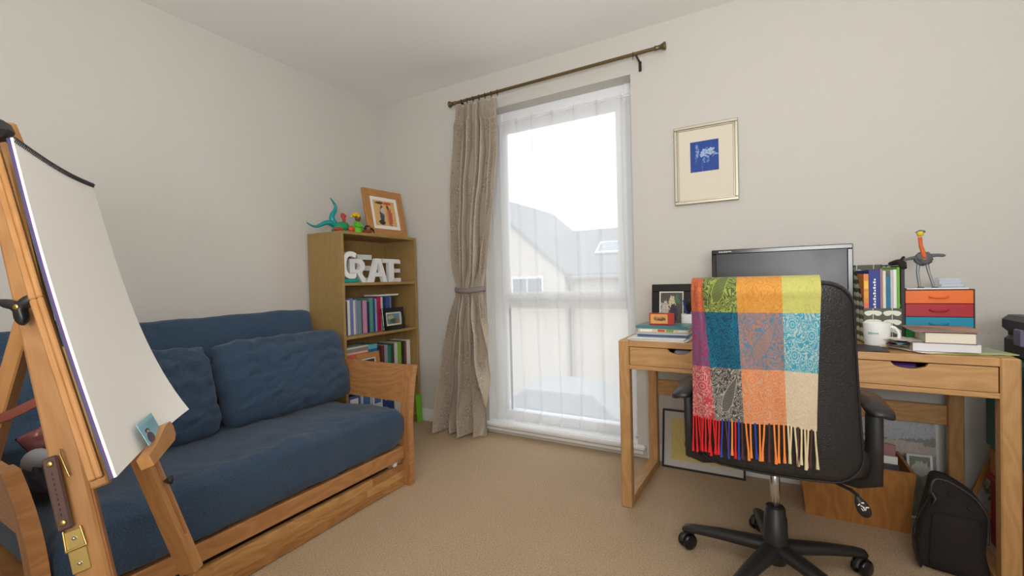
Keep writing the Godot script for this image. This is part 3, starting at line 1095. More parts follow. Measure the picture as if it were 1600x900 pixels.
func build_scarf():
	var t = thing("paisley_scarf", "colourful patchwork paisley scarf draped over the office chair's backrest", "scarf", CH)
	var cloth := image_mat(scarf_image(), 0.9)
	cloth.albedo_color = Color(0.90, 0.90, 0.90)
	cloth.rim_enabled = true
	cloth.rim = 0.15
	cloth.normal_enabled = true
	cloth.normal_texture = noise_tex(64, 0.3, [], 2, 256, true, 0.5)
	cloth.cull_mode = BaseMaterial3D.CULL_DISABLED
	var top := [-0.221, -0.186, -0.093, 0.020, 0.110]
	var bot := [-0.230, -0.160, -0.080, 0.028, 0.100]
	var us := [0.14, 0.25, 0.5, 0.75, 1.0]
	var nz := noise(65, 2.5, 2)
	# where the cloth lies: s is the way along it from the hem behind (0) over the top to the hem in front
	var at = func(a: float, s: float) -> Vector3:
		# a in 0..4 columns
		var i: int = clamp(int(a), 0, 3)
		var f := a - i
		var hb: float = [0.566, 0.574, 0.580, 0.590, 0.580][i] * (1.0 - f) + [0.574, 0.580, 0.590, 0.580, 0.580][i] * f
		var lb := 1.003 - hb
		var kk: float = clamp(s / 0.40, 0.0, 1.0)
		var x: float = lerp(lerp(bot[i], bot[i + 1], f), lerp(top[i], top[i + 1], f), kk)
		var y: float
		var z: float
		var xq: float = clamp(x, -0.19, 0.19)
		if s < 0.382:
			y = lerp(hb, 0.962, s / 0.382)
			z = back_bend(Vector3(xq, y - 0.425, 0.041)).z + 0.010
		elif s < 0.51:
			var k2 := (s - 0.382) / 0.128
			var an := PI * k2
			var zc: float = back_bend(Vector3(xq, 0.545, 0.0)).z
			z = zc + cos(an) * 0.055
			y = 0.962 + sin(an) * 0.054
		else:
			y = 0.962 - (s - 0.51)
			z = back_bend(Vector3(xq, y - 0.425, -0.047)).z - 0.008
		# the left strip is folded back and lies on its own plane
		var fold: float = clamp((a - 0.86) / 0.14, 0.0, 1.0)
		if s < 0.46:
			z += 0.006 * fold
			z += 0.0035 * sin(a * 5.0 + y * 6.0) * (1.0 - s) + nz.get_noise_2d(a * 0.7, y * 2.0) * 0.006
		if x < -0.195:
			z -= (-0.195 - x) * 0.7
		return Vector3(x, y, z)
	var st := S()
	var nu := 48
	var nv := 70
	st.set_smooth_group(0)
	var P = func(i: int, j: int) -> Vector3:
		return at.call(4.0 * i / nu, 0.82 * j / nv)
	var U = func(i: int, j: int) -> Vector2:
		var a := 4.0 * i / nu
		var k: int = min(int(a), 3)
		var s := 0.82 * j / nv
		# rows: hem to 0.139, to 0.286, to 0.43 ...
		var rows := [0.0, 0.163, 0.332, 0.50, 0.66, 0.82]
		var r := 0
		while r < 4 and s > rows[r + 1]: r += 1
		var fr: float = (s - rows[r]) / (rows[r + 1] - rows[r])
		return Vector2(lerp(us[k], us[k + 1], a - k), 1.0 - (r + fr) / 5.0)
	for j in nv:
		for i in nu:
			var q := [[i, j], [i + 1, j], [i + 1, j + 1], [i, j + 1]]
			for k in [0, 1, 2, 0, 2, 3]:
				vert(st, P.call(q[k][0], q[k][1]), U.call(q[k][0], q[k][1]))
	obj("cloth", st, cloth, t)
	# knotted fringe
	var red := mat(214, 30, 34, 0.85)
	var blue := mat(40, 66, 158, 0.85)
	var orange := mat(244, 140, 62, 0.85)
	var cream := mat(220, 202, 160, 0.85)
	var brown := mat(84, 46, 50, 0.85)
	for i in 36:
		var a := 4.0 * (i + 0.4) / 36.0
		var p: Vector3 = at.call(a, 0.0)
		var m = red
		if a > 1.05 and a < 1.95: m = [red, blue, brown, blue, orange][i % 5]
		elif a >= 1.95 and a < 3.0: m = [orange, orange, blue][i % 3] if a < 2.3 else [orange, orange, orange, brown][i % 4]
		elif a >= 3.0: m = [cream, cream, brown, cream][i % 4]
		st = S()
		var dx := rng.randf_range(-0.006, 0.006)
		var ln := 0.108 + rng.randf_range(-0.008, 0.006)
		tube(st, [p + Vector3(0, 0.004, 0), p + Vector3(dx * 0.3, -0.03, 0.001), p + Vector3(dx, -ln * 0.75, 0.0), p + Vector3(dx * 1.2, -ln, 0.001)], [0.0026, 0.0026, 0.003, 0.0048], 6)
		obj("tassel", st, m, t)

# ---------------------------------------------------------------- easel and drawing pad
const PAD := [Vector3(1.315, 1.321, 2.252), Vector3(0.985, 1.312, 2.035), Vector3(1.330, 0.716, 2.013), Vector3(1.659, 0.724, 2.230)]
const PAD_N := Vector3(0.513, 0.325, -0.794)

func pad_at(u: float, v: float, off := 0.0) -> Vector3:
	var p: Vector3 = PAD[0].lerp(PAD[1], u).lerp(PAD[3].lerp(PAD[2], u), v)
	p += (PAD[3] - PAD[0]).normalized() * 0.013 * sin(PI * clamp(u, 0.0, 1.0)) * pow(1.0 - clamp(v, 0.0, 1.0), 2.0)
	return p + PAD_N * (off - 0.007 * sin(PI * clamp(v, 0.0, 1.0)))

func build_easel():
	var o := Vector3(1.36, 0, 2.2)
	var t = thing("easel", "folding wooden sketching easel in front of the sofa", "easel", o)
	var apex := Vector3(1.150, 1.385, 2.243) - o
	var fa := Vector3(1.703, 0, 2.194) - o
	var fc := Vector3(1.288, 0, 1.881) - o
	var side := Vector3(0.44, 0.15, -0.88)
	# front leg with the carrying handle: outer rails and inner sliding leg
	var st := S()
	var ay := apex + Vector3(0.022, -0.012, 0.008)
	var la := ay.lerp(fa, 0.80)
	var sa := (PAD_N - (fa - ay).normalized() * PAD_N.dot((fa - ay).normalized())).normalized()
	var across := (fa - ay).normalized().cross(sa).normalized()
	beam(st, ay, la, 0.046, 0.026, sa, 0.004)
	var leg = obj("leg", st, M.easel, t)
	st = S()
	beam(st, ay.lerp(fa, 0.42) + across * 0.0, fa, 0.020, 0.018, sa, 0.003)
	obj("sliding_leg", st, M.easel, leg)
	st = S()
	beam(st, ay.lerp(fa, 0.30) + sa * 0.0235, la + sa * 0.0235, 0.005, 0.012, sa, 0.001)
	obj("slide_groove", st, M.easel_dark, leg)
	# far leg
	st = S()
	var ac := apex + Vector3(-0.03, 0.005, -0.015)
	var lc := ac.lerp(fc, 0.795)
	var dc := (fc - ac).normalized()
	var sc := (Vector3(0.87, 0, -0.49) - dc * Vector3(0.87, 0, -0.49).dot(dc)).normalized()
	beam(st, ac, lc, 0.050, 0.030, sc, 0.004)
	leg = obj("leg", st, M.easel, t)
	st = S()
	beam(st, ac.lerp(fc, 0.5), fc, 0.020, 0.018, sc, 0.003)
	obj("sliding_leg", st, M.easel, leg)
	st = S()
	beam(st, ac.lerp(fc, 0.57) + sc * 0.0255, ac.lerp(fc, 0.72) + sc * 0.0255, 0.003, 0.007, sc, 0.0005)
	obj("slot", st, M.easel_dark, leg)
	st = S()
	var kb := ac.lerp(fc, 0.616) + sc * 0.027
	tube(st, [kb, kb + sc * 0.016], 0.003, 8)
	for k in 3:
		var an := TAU * k / 3.0
		var rd := (dc * cos(an) + sc.cross(dc) * sin(an))
		tube(st, [kb + sc * 0.014, kb + sc * 0.014 + rd * 0.010], 0.0045, 8)
	lathe(st, Transform3D(Basis(dc, sc, dc.cross(sc)), kb + sc * 0.008), [Vector2(0, 0), Vector2(0.007, 0), Vector2(0.009, 0.004), Vector2(0.007, 0.012), Vector2(0, 0.012)], 12)
	obj("thumb_knob", st, M.black_plastic, leg)
	# rear leg
	st = S()
	var ad := Vector3(1.262, 0.985, 2.226) - o
	var fd := Vector3(1.002, 0, 2.396) - o
	var dd := (fd - ad).normalized()
	var sd := (Vector3(-0.6, 0.2, -0.5) - dd * Vector3(-0.6, 0.2, -0.5).dot(dd)).normalized()
	var pd := dd.cross(sd).normalized()
	beam(st, ad, ad.lerp(fd, 0.72), 0.042, 0.026, sd, 0.003)
	leg = obj("leg", st, M.easel, t)
	st = S()
	beam(st, ad.lerp(fd, 0.2), fd, 0.026, 0.016, sd, 0.003)
	obj("sliding_leg", st, M.easel, leg)
	# mast along the pad, a grooved strip
	st = S()
	var m0 := pad_at(0.02, -0.02, -0.036) - o
	var m1 := pad_at(0.03, 0.99, -0.030) - o
	var mid := pad_at(0.025, 0.5, -0.030) - o
	var ux: Vector3 = (PAD[1] - PAD[0]).normalized()
	for seg in [[m0, mid], [mid, m1]]:
		beam(st, seg[0] + PAD_N * 0.007, seg[1] + PAD_N * 0.007, 0.012, 0.009, ux, 0.002)
		beam(st, seg[0] - PAD_N * 0.003 + ux * 0.003, seg[1] - PAD_N * 0.003 + ux * 0.003, 0.012, 0.011, ux, 0.002)
	var mast = obj("mast", st, M.easel, t)
	st = S()
	box(st, Transform3D(Basis(ux, PAD_N.cross(ux), PAD_N).orthonormalized(), m0 + Vector3(0.005, 0.012, 0.0)), Vector3(0.05, 0.04, 0.06), 0.012)
	obj("top_clamp", st, M.black_plastic, mast)
	st = S()
	beam(st, ay.lerp(fa, 0.34) + sa * 0.030, ay.lerp(fa, 0.53) + sa * 0.036, 0.028, 0.02, sa, 0.003)
	obj("mast_block", st, M.easel, mast)
	# lower ledge holding the pad
	st = S()
	var l0 := pad_at(0.22, 1.012, 0.014) - o
	var l1 := pad_at(0.60, 1.000, 0.022) - o
	var lx := (l1 - l0).normalized()
	var lo := PackedVector2Array([Vector2(-0.080, -0.016), Vector2(0.055, -0.020), Vector2(0.075, -0.012), Vector2(0.082, 0.004), Vector2(0.078, 0.016), Vector2(0.05, 0.018), Vector2(-0.03, 0.006), Vector2(-0.080, 0.004)])
	prism(st, Transform3D(Basis(lx, PAD_N.cross(lx) * 1.0, PAD_N).orthonormalized(), (l0 + l1) * 0.5), lo, 0.020)
	obj("ledge", st, M.easel, t)
	st = S()
	beam(st, pad_at(0.40, 1.0, -0.03) - o, ac.lerp(fc, 0.47), 0.03, 0.014, ux, 0.003)
	obj("ledge_bracket", st, M.easel_dark, t)
	# three-armed knob where the legs meet
	st = S()
	var kc := Vector3(1.358, 0.996, 2.262) - o
	var kn := Vector3(0.62, 0.05, 0.78).normalized()
	var kx := Vector3.UP.cross(kn).normalized()
	var ky := kn.cross(kx)
	var ko := PackedVector2Array()
	for i in 36:
		var an := TAU * i / 36.0
		var lobe := pow(0.5 + 0.5 * cos(3.0 * (an - 0.70)), 2.2)
		ko.append(Vector2(cos(an), sin(an)) * (0.011 + 0.024 * lobe))
	var kt := Transform3D(Basis(kx, ky, kn), kc)
	panel(st, ko, [[0.0, -0.008], [0.9, -0.008], [1.0, -0.003], [1.0, 0.004], [0.88, 0.008], [0.0, 0.008]], func(q): return kt * q)
	var knob = obj("wing_knob", st, M.black_plastic, t)
	st = S()
	lathe(st, Transform3D(Basis(kx, kn, ky), kc + kn * 0.0075), [Vector2(0, 0), Vector2(0.0055, 0), Vector2(0.0045, 0.002), Vector2(0, 0.002)], 14)
	obj("screw", st, M.brass, knob)
	st = S()
	tube(st, [kc - kn * 0.06, kc], 0.004, 8)
	obj("bolt", st, M.chrome, knob)
	# leather carrying handle on the front leg
	var hz := (sa.cross((fa - ay).normalized())).normalized()
	if hz.dot(Vector3(0.7, 0, 0.7)) < 0.0:
		hz = -hz
	var hp = func(k: float, lift: float, sh := 0.0) -> Vector3:
		return ay.lerp(fa, k) + hz * lift + sa * sh
	st = S()
	beam(st, hp.call(0.475, 0.026, -0.014), hp.call(0.565, 0.026, -0.014), 0.022, 0.008, sa, 0.003)
	var hd = obj("leather_handle", st, mat(84, 58, 48, 0.5), t)
	hd.set_meta("label", "dark brown leather carrying handle with brass studs")
	for k in [0.484, 0.556]:
		st = S()
		lathe(st, Transform3D(Basis(sa, hz, sa.cross(hz)), hp.call(k, 0.030, -0.014)), [Vector2(0, 0.002), Vector2(0.004, 0.002), Vector2(0.0055, 0), Vector2(0, 0)], 14)
		obj("stud", st, M.brass, hd)
	for i in 9:
		st = S()
		beam(st, hp.call(0.495 + i * 0.0062, 0.0303, -0.014), hp.call(0.498 + i * 0.0062, 0.0303, -0.014), 0.0014, 0.001, sa, 0.0)
		obj("stitch", st, mat(50, 34, 28, 0.7), hd)
	st = S()
	beam(st, hp.call(0.568, 0.015, -0.010), hp.call(0.618, 0.015, -0.010), 0.026, 0.003, sa, 0.001)
	var hinge = obj("hinge_plate", st, M.brass, t)
	st = S()
	tube(st, [hp.call(0.590, 0.018, -0.024), hp.call(0.590, 0.018, 0.004)], 0.0025, 8)
	tube(st, [hp.call(0.566, 0.018, -0.022), hp.call(0.590, 0.018, -0.024)], 0.0018, 6)
	tube(st, [hp.call(0.566, 0.018, 0.002), hp.call(0.590, 0.018, 0.004)], 0.0018, 6)
	tube(st, [hp.call(0.470, 0.020, 0.000), hp.call(0.476, 0.030, 0.002), hp.call(0.505, 0.022, 0.004)], 0.0018, 6)
	obj("wire_loop", st, M.brass, hinge)
	for k in [0.578, 0.608]:
		st = S()
		ball(st, T(hp.call(k, 0.017, -0.010)), Vector3(0.0035, 0.0035, 0.0035), 10)
		obj("rivet", st, M.chrome, hinge)
	st = S()
	var fk: Vector3 = hp.call(0.655, 0.0, 0.030)
	lathe(st, Transform3D(Basis((fa - ay).normalized(), sa, (fa - ay).normalized().cross(sa)), fk), [Vector2(0, 0), Vector2(0.008, 0), Vector2(0.010, 0.003), Vector2(0.010, 0.012), Vector2(0.007, 0.016), Vector2(0, 0.016)], 14)
	obj("leg_knob", st, M.black_plastic, t)
	# leather strap limiting the spread
	st = S()
	var s0 := ay.lerp(fa, 0.395)
	var s1 := ad.lerp(fd, 0.20) + Vector3(-0.02, -0.01, 0.05)
	var sp := []
	for i in 9:
		var k := i / 8.0
		sp.append(s0.lerp(s1, k) + Vector3(0.02, -0.02, 0.02) * sin(PI * k))
	tube(st, sp, 0.009, 8, true, 0.16, Vector3(0.6, 0, 0.8))
	obj("leather_strap", st, mat(120, 62, 52, 0.45), t)
	build_pad()

func build_pad():
	var o: Vector3 = PAD[3]
	var t = thing("drawing_pad", "large white spiral drawing pad leaning on the easel", "drawing pad", o)
	var sheet = func(off: float, curl: float) -> Callable:
		return func(u: float, v: float) -> Vector3:
			var lift := curl * pow(clamp(u, 0.0, 1.0), 3.0) * pow(v, 5.0)
			var p := pad_at(u, v, off + lift * 0.03)
			p += (PAD[1] - PAD[0]).normalized() * lift * 0.022
			return p - o
	# back board, dark with a purple edge
	var st := S()
	grid(st, sheet.call(-0.0098, 0.0), 12, 20)
	grid(st, sheet.call(-0.0070, 0.0), 12, 20, true)
	skirt(st, sheet.call(-0.0098, 0.0), sheet.call(-0.0070, 0.0), 12, 20)
	obj("back_board", st, mat(58, 70, 84, 0.6), t)
	st = S()
	grid(st, sheet.call(-0.0069, 0.0), 12, 20)
	grid(st, sheet.call(-0.0046, 0.0), 12, 20, true)
	skirt(st, sheet.call(-0.0069, 0.0), sheet.call(-0.0046, 0.0), 12, 20)
	obj("cover", st, mat(92, 52, 122, 0.5), t)
	st = S()
	grid(st, sheet.call(-0.0040, 0.4), 14, 24)
	grid(st, sheet.call(0.0, 1.0), 14, 24, true)
	skirt(st, sheet.call(-0.0040, 0.4), sheet.call(0.0, 1.0), 14, 24)
	obj("pages", st, M.paper, t)
	# wire binding along the top
	st = S()
	var pts := []
	var n := 64
	var ux: Vector3 = (PAD[1] - PAD[0]).normalized()
	var dn: Vector3 = (PAD[3] - PAD[0]).normalized()
	for i in n * 8 + 1:
		var a := TAU * i / 8.0
		var u := float(i) / (n * 8)
		var c := pad_at(u, 0.006, -0.004) - o
		pts.append(c + (PAD_N * cos(a) + dn * sin(a)) * 0.0085)
	tube(st, pts, 0.0011, 5, false)
	obj("wire_binding", st, mat(52, 50, 52, 0.4, 0.5), t)
	# card standing on the ledge against the pad
	var im := Image.create(64, 96, false, Image.FORMAT_RGB8)
	im.fill(C(128, 176, 188))
	im.fill_rect(Rect2i(0, 0, 64, 14), C(150, 196, 204))
	for k in 5:
		im.fill_rect(Rect2i(28, 22 + k * 7, 28, 2), C(92, 140, 156))
	for y in 96:
		for x in 64:
			if Vector2(x - 20, (y - 44) * 0.9).length() < 8.0: im.set_pixel(x, y, C(40, 36, 40))
			if Vector2(x - 21, (y - 47) * 0.9).length() < 5.0: im.set_pixel(x, y, C(206, 160, 136))
			if Vector2((x - 20) * 1.1, (y - 76) * 0.6).length() < 14.0: im.set_pixel(x, y, C(62, 60, 84))
	var cm := image_mat(im, 0.3)
	var q := [pad_at(0.30, 0.925, 0.010), pad_at(0.555, 0.925, 0.010), pad_at(0.535, 0.995, 0.018), pad_at(0.29, 0.990, 0.018)]
	var co: Vector3 = q[3]
	st = S()
	slab(st, q[0] - co, q[1] - co, q[2] - co, q[3] - co, PAD_N * 0.0012)
	var cd = obj("picture_card", st, cm)
	cd.position = co
	tag(cd, "small pale blue picture card on the easel ledge against the pad", "card")

# flat plate with corners a b c d (uv 0 0 at a), thickened along n
func slab(st, a: Vector3, b: Vector3, c: Vector3, d: Vector3, n: Vector3):
	var u := [Vector2(0, 0), Vector2(1, 0), Vector2(1, 1), Vector2(0, 1)]
	tri(st, a + n, b + n, c + n, n, u[0], u[1], u[2])
	tri(st, a + n, c + n, d + n, n, u[0], u[2], u[3])
	tri(st, a, b, c, -n, Vector2(0.01, 0.01), Vector2(0.02, 0.01), Vector2(0.02, 0.02))
	tri(st, a, c, d, -n, Vector2(0.01, 0.01), Vector2(0.02, 0.02), Vector2(0.01, 0.02))
	var ctr := (a + b + c + d) * 0.25
	var q := [a, b, c, d]
	for i in 4:
		var p: Vector3 = q[i]
		var r: Vector3 = q[(i + 1) % 4]
		tri(st, p, r, r + n, (p + r) * 0.5 - ctr, u[i], u[(i + 1) % 4], u[(i + 1) % 4])
		tri(st, p, r + n, p + n, (p + r) * 0.5 - ctr, u[i], u[(i + 1) % 4], u[i])

# joins the rims of two sheets
func skirt(st, f: Callable, g: Callable, nu: int, nv: int):
	var c: Vector3 = f.call(0.5, 0.5)
	var rim := []
	for i in nu: rim.append(Vector2(float(i) / nu, 0))
	for j in nv: rim.append(Vector2(1, float(j) / nv))
	for i in nu: rim.append(Vector2(1.0 - float(i) / nu, 1))
	for j in nv: rim.append(Vector2(0, 1.0 - float(j) / nv))
	for i in rim.size():
		var a: Vector2 = rim[i]
		var b: Vector2 = rim[(i + 1) % rim.size()]
		var pa: Vector3 = f.call(a.x, a.y); var pb: Vector3 = f.call(b.x, b.y)
		var qa: Vector3 = g.call(a.x, a.y); var qb: Vector3 = g.call(b.x, b.y)
		var w := (pa + qb) * 0.5 - c
		tri(st, pa, pb, qb, w)
		tri(st, pa, qb, qa, w)

# ---------------------------------------------------------------- curtains
func build_curtains():
	# pole
	var t = thing("curtain_pole", "antique brass curtain pole with flared ends above the window", "curtain pole", Vector3(1.434, 2.226, 0.09))
	var st := S()
	tube(st, [Vector3(-0.66, 0, 0), Vector3(0.66, 0, 0)], 0.0095, 14)
	obj("pole", st, M.bronze, t)
	for s in [-1.0, 1.0]:
		st = S()
		lathe(st, T(Vector3(s * 0.65, 0, 0), Vector3(0, 0, -s * PI / 2)), [Vector2(0, 0), Vector2(0.013, 0), Vector2(0.0125, 0.012), Vector2(0.011, 0.014), Vector2(0.013, 0.03), Vector2(0.020, 0.048), Vector2(0.022, 0.052), Vector2(0.018, 0.056), Vector2(0, 0.056)], 18)
		obj("finial", st, M.bronze, t)
	for x in [-0.60, 0.553]:
		st = S()
		tube(st, [Vector3(x, -0.012, 0), Vector3(x, -0.014, -0.076), Vector3(x, -0.014, -0.082)], 0.006, 8)
		bx(st, x - 0.008, x + 0.008, -0.062, -0.006, -0.088, -0.080, 0.003)
		obj("bracket", st, mat(74, 66, 56, 0.45, 0.7), t)
	var ring_x := []
	for i in 7:
		ring_x.append(-0.605 + i * 0.047)
	ring_x.append(0.535)
	for x in ring_x:
		st = S()
		var pts := []
		for k in 17:
			var a := TAU * k / 16.0
			pts.append(Vector3(x + 0.004 * sin(a), cos(a) * 0.0145 - 0.003, sin(a) * 0.0145))
		tube(st, pts, 0.0022, 6, false)
		tube(st, [Vector3(x, -0.018, 0), Vector3(x, -0.030, 0.002)], 0.0016, 6)
		obj("ring", st, mat(82, 70, 50, 0.4, 0.8), t)
	# drawn curtain, gathered by a tie
	var cur = thing("long_curtain", "beige jacquard curtain tied back left of the window", "curtain", Vector3(0.85, 0.0, 0.1))
	st = S()
	var rows := [[2.192, 0.815, 1.115], [2.12, 0.805, 1.118], [1.84, 0.775, 1.115], [1.416, 0.745, 1.055], [1.10, 0.752, 1.005], [0.972, 0.760, 0.978], [0.90, 0.745, 0.985], [0.55, 0.672, 1.012], [0.26, 0.625, 1.012], [0.012, 0.600, 0.985]]
	var nz := noise(71, 1.6, 2)
	var f = func(u: float, v: float) -> Vector3:
		var y: float = lerp(2.192, 0.012, v)
		var i := 0
		while i < rows.size() - 2 and y < rows[i + 1][0]: i += 1
		var k: float = (rows[i][0] - y) / (rows[i][0] - rows[i + 1][0])
		k = clamp(k, 0.0, 1.0)
		var x0: float = lerp(rows[i][1], rows[i + 1][1], k)
		var x1: float = lerp(rows[i][2], rows[i + 1][2], k)
		var tie := exp(-pow((y - 0.965) / 0.10, 2.0))
		var low: float = clamp((0.9 - y) / 0.9, 0.0, 1.0)
		var nf: float = lerp(6.2, 3.8, low)
		var ph := u * TAU * nf + nz.get_noise_2d(u * 2.0, y * 1.2) * 1.4 * (1.0 - tie)
		var amp: float = lerp(0.046, 0.020, tie) + 0.020 * low
		amp *= 1.0 - 0.7 * smoothstep(0.82, 1.0, u)
		if y > 2.08:
			amp *= 0.75
		var z: float = sin(ph) * amp + 0.35 * amp * sin(ph * 0.5 + 1.0)
		var x: float = lerp(x0, x1, u) + cos(ph) * amp * 0.40 * (1.0 - 0.6 * low) * sqrt(sin(PI * clamp(u, 0.0, 1.0)) + 0.0001)
		z += 0.045 * low
		# round the whole bundle where it is tied
		z += 0.03 * tie * sin(PI * u) - 0.01 * tie
		return Vector3(x - 0.85, y, z)
	grid(st, f, 140, 64)
	obj("cloth", st, curtain_mat(), cur)
	st = S()
	for s in [-1.0, 1.0]:
		var c := []
		for k in 13:
			var u := k / 12.0
			c.append(Vector3(lerp(0.752, 0.988, u) - 0.85, 0.975 - 0.012 * sin(PI * u), s * (0.004 + 0.050 * pow(sin(PI * clamp(u, 0.0, 1.0)), 0.5)) + 0.008))
		tube(st, c, 0.016, 8, true, 0.22, Vector3(0, 0, 1))
	obj("tie_band", st, mat(132, 122, 122, 0.55), cur)
	# net curtain in the reveal, hem resting on the sill
	var net := StandardMaterial3D.new()
	net.albedo_color = Color(0.97, 0.975, 0.98, NET_ALPHA)
	net.transparency = BaseMaterial3D.TRANSPARENCY_ALPHA
	net.roughness = 0.95
	net.cull_mode = BaseMaterial3D.CULL_DISABLED
	net.backlight_enabled = true
	net.backlight = Color(0.95, 0.95, 0.95)
	var nt = thing("net_curtain", "sheer white net curtain hanging across the tall window", "net curtain", Vector3(1.43, 0.0, -0.03))
	st = S()
	var nz2 := noise(73, 1.3, 2)
	var g = func(u: float, v: float) -> Vector3:
		var x: float = lerp(-0.488, 0.488, u)
		var y: float = lerp(2.075, 0.098, v)
		var lift: float = 0.0
		if v > 0.96:
			y += 0.012 * nz2.get_noise_2d(u * 3.0, 5.0)
		var pleat := 0.0
		for c in [[0.10, 0.5], [0.24, 0.9], [0.36, 1.1], [0.50, 0.8], [0.655, 0.9], [0.80, 1.3], [0.95, 0.8]]:
			var xc: float = c[0] + nz2.get_noise_2d(c[0] * 9.0, v * 0.7) * 0.03 * v
			pleat += c[1] * exp(-pow((u - xc) / 0.006, 2.0)) * (1.0 - 0.35 * v)
		var z: float = 0.006 * sin(u * 31.0 + 1.2 * v) * v + pleat * 0.030 + nz2.get_noise_2d(u * 4.0, v) * 0.012
		# the lower edge spills forward on the sill
		var sp: float = clamp((v - 0.965) / 0.035, 0.0, 1.0)
		z += 0.055 * sp * (0.6 + 0.5 * nz2.get_noise_2d(u * 5.0, 31.0) + 0.3 * sin(u * 9.0))
		z -= 0.02
		return Vector3(x, y, z)
	grid(st, g, 260, 90)
	obj("net", st, net, nt)
	st = S()
	# header hem, doubled
	var gh = func(u: float, v: float) -> Vector3:
		var p: Vector3 = g.call(u, 0.0)
		p.y = lerp(2.085, 2.045, v)
		p.z += 0.002
		return p
	grid(st, gh, 120, 2)
	obj("header", st, net, nt)
	st = S()
	tube(st, [Vector3(-0.499, 2.07, -0.018), Vector3(0.499, 2.07, -0.018)], 0.004, 8)
	obj("wire", st, M.white, nt)

const NET_ALPHA := 0.50

func curtain_mat() -> StandardMaterial3D:
	var w := 384
	var h := 768
	var im := Image.create(w, h, false, Image.FORMAT_RGB8)
	var orm := Image.create(w, h, false, Image.FORMAT_RGB8)
	var n1 := noise(81, 0.012, 3)
	var n2 := noise(82, 0.17, 2)
	var n3 := noise(83, 0.35, 1)
	for y in h:
		for x in w:
			var wgt := n1.get_noise_2d(x * 1.9, y * 0.55)
			var sp := n2.get_noise_2d(x * 0.9, y * 0.7)
			var base := C(192, 178, 160).lerp(C(176, 162, 145), n3.get_noise_2d(x, y * 2.0) * 0.5 + 0.5)
			var met := 0.0
			if wgt > 0.10 and sp > 0.10:
				base = C(140, 124, 106)
				if sp > 0.34:
					base = C(226, 216, 202)
					met = 0.6
			elif wgt > -0.05 and sp > 0.46:
				base = C(140, 120, 102)
			im.set_pixel(x, y, base)
			orm.set_pixel(x, y, Color(met, met, met))
	var m := image_mat(im, 0.6)
	m.metallic = 1.0
	m.metallic_texture = ImageTexture.create_from_image(orm)
	m.uv1_scale = Vector3(1.5, 1.3, 1.0)
	m.cull_mode = BaseMaterial3D.CULL_DISABLED
	m.rim_enabled = true
	m.rim = 0.2
	return m

# ---------------------------------------------------------------- the framed flower print on the wall
func frame_bars(st, w: float, h: float, fw: float, d: float, xf: Transform3D, bev := 0.003):
	# mitred-looking frame: four bars round an opening, in xy, back at z = 0
	box(st, xf * T(Vector3(0, h * 0.5 - fw * 0.5, d * 0.5)), Vector3(w, fw, d), bev)
	box(st, xf * T(Vector3(0, -h * 0.5 + fw * 0.5, d * 0.5)), Vector3(w, fw, d), bev)
	box(st, xf * T(Vector3(-w * 0.5 + fw * 0.5, 0, d * 0.5)), Vector3(fw, h - fw * 2.0, d), bev)
	box(st, xf * T(Vector3(w * 0.5 - fw * 0.5, 0, d * 0.5)), Vector3(fw, h - fw * 2.0, d), bev)

func build_wall_picture():
	var t = thing("framed_print", "silver framed blue and white flower print hung on the wall", "picture", Vector3(2.312, 1.606, 0.004))
	var st := S()
	frame_bars(st, 0.308, 0.412, 0.018, 0.016, T(Vector3.ZERO), 0.004)
	frame_bars(st, 0.276, 0.380, 0.008, 0.011, T(Vector3.ZERO), 0.002)
	obj("frame", st, M.silver, t)
	st = S()
	bx(st, -0.136, 0.136, -0.188, 0.188, 0.001, 0.006, 0.0)
	obj("mount", st, M.cream, t)
	var im := Image.create(140, 168, false, Image.FORMAT_RGB8)
	var nz := noise(91, 0.05, 3)
	var deep := C(8, 62, 150)
	var pale := C(226, 236, 246)
	for y in 168:
		for x in 140:
			var p := Vector2(x / 140.0, y / 168.0)
			var k := 0.0
			var n := nz.get_noise_2d(x, y)
			# petals
			for e in [[0.50, 0.40, 0.14, 0.11, 0.95], [0.70, 0.38, 0.13, 0.15, 1.0], [0.26, 0.36, 0.06, 0.16, 0.75], [0.24, 0.20, 0.04, 0.12, 0.6], [0.48, 0.62, 0.05, 0.09, 0.55], [0.62, 0.62, 0.05, 0.10, 0.5], [0.88, 0.47, 0.10, 0.03, 0.7], [0.40, 0.46, 0.06, 0.05, 0.8], [0.20, 0.62, 0.02, 0.12, 0.35], [0.56, 0.26, 0.12, 0.04, 0.4], [0.42, 0.86, 0.03, 0.12, 0.3]]:
				var d := Vector2((p.x - e[0]) / e[2], (p.y - e[1]) / e[3]).length()
				if d < 1.0 + n * 0.8:
					k = max(k, e[4] * (0.75 + n * 0.9))
			im.set_pixel(x, y, deep.lerp(pale, clamp(k, 0.0, 1.0)).lerp(C(10, 52, 132), clamp(n, 0.0, 0.3)))
	st = S()
	var a := Vector3(-0.073, 0.118, 0.0065)
	slab(st, a, a + Vector3(0.136, 0, 0), a + Vector3(0.136, -0.158, 0), a + Vector3(0, -0.158, 0), Vector3(0, 0, 0.0008))
	obj("print", st, image_mat(im, 0.5), t)

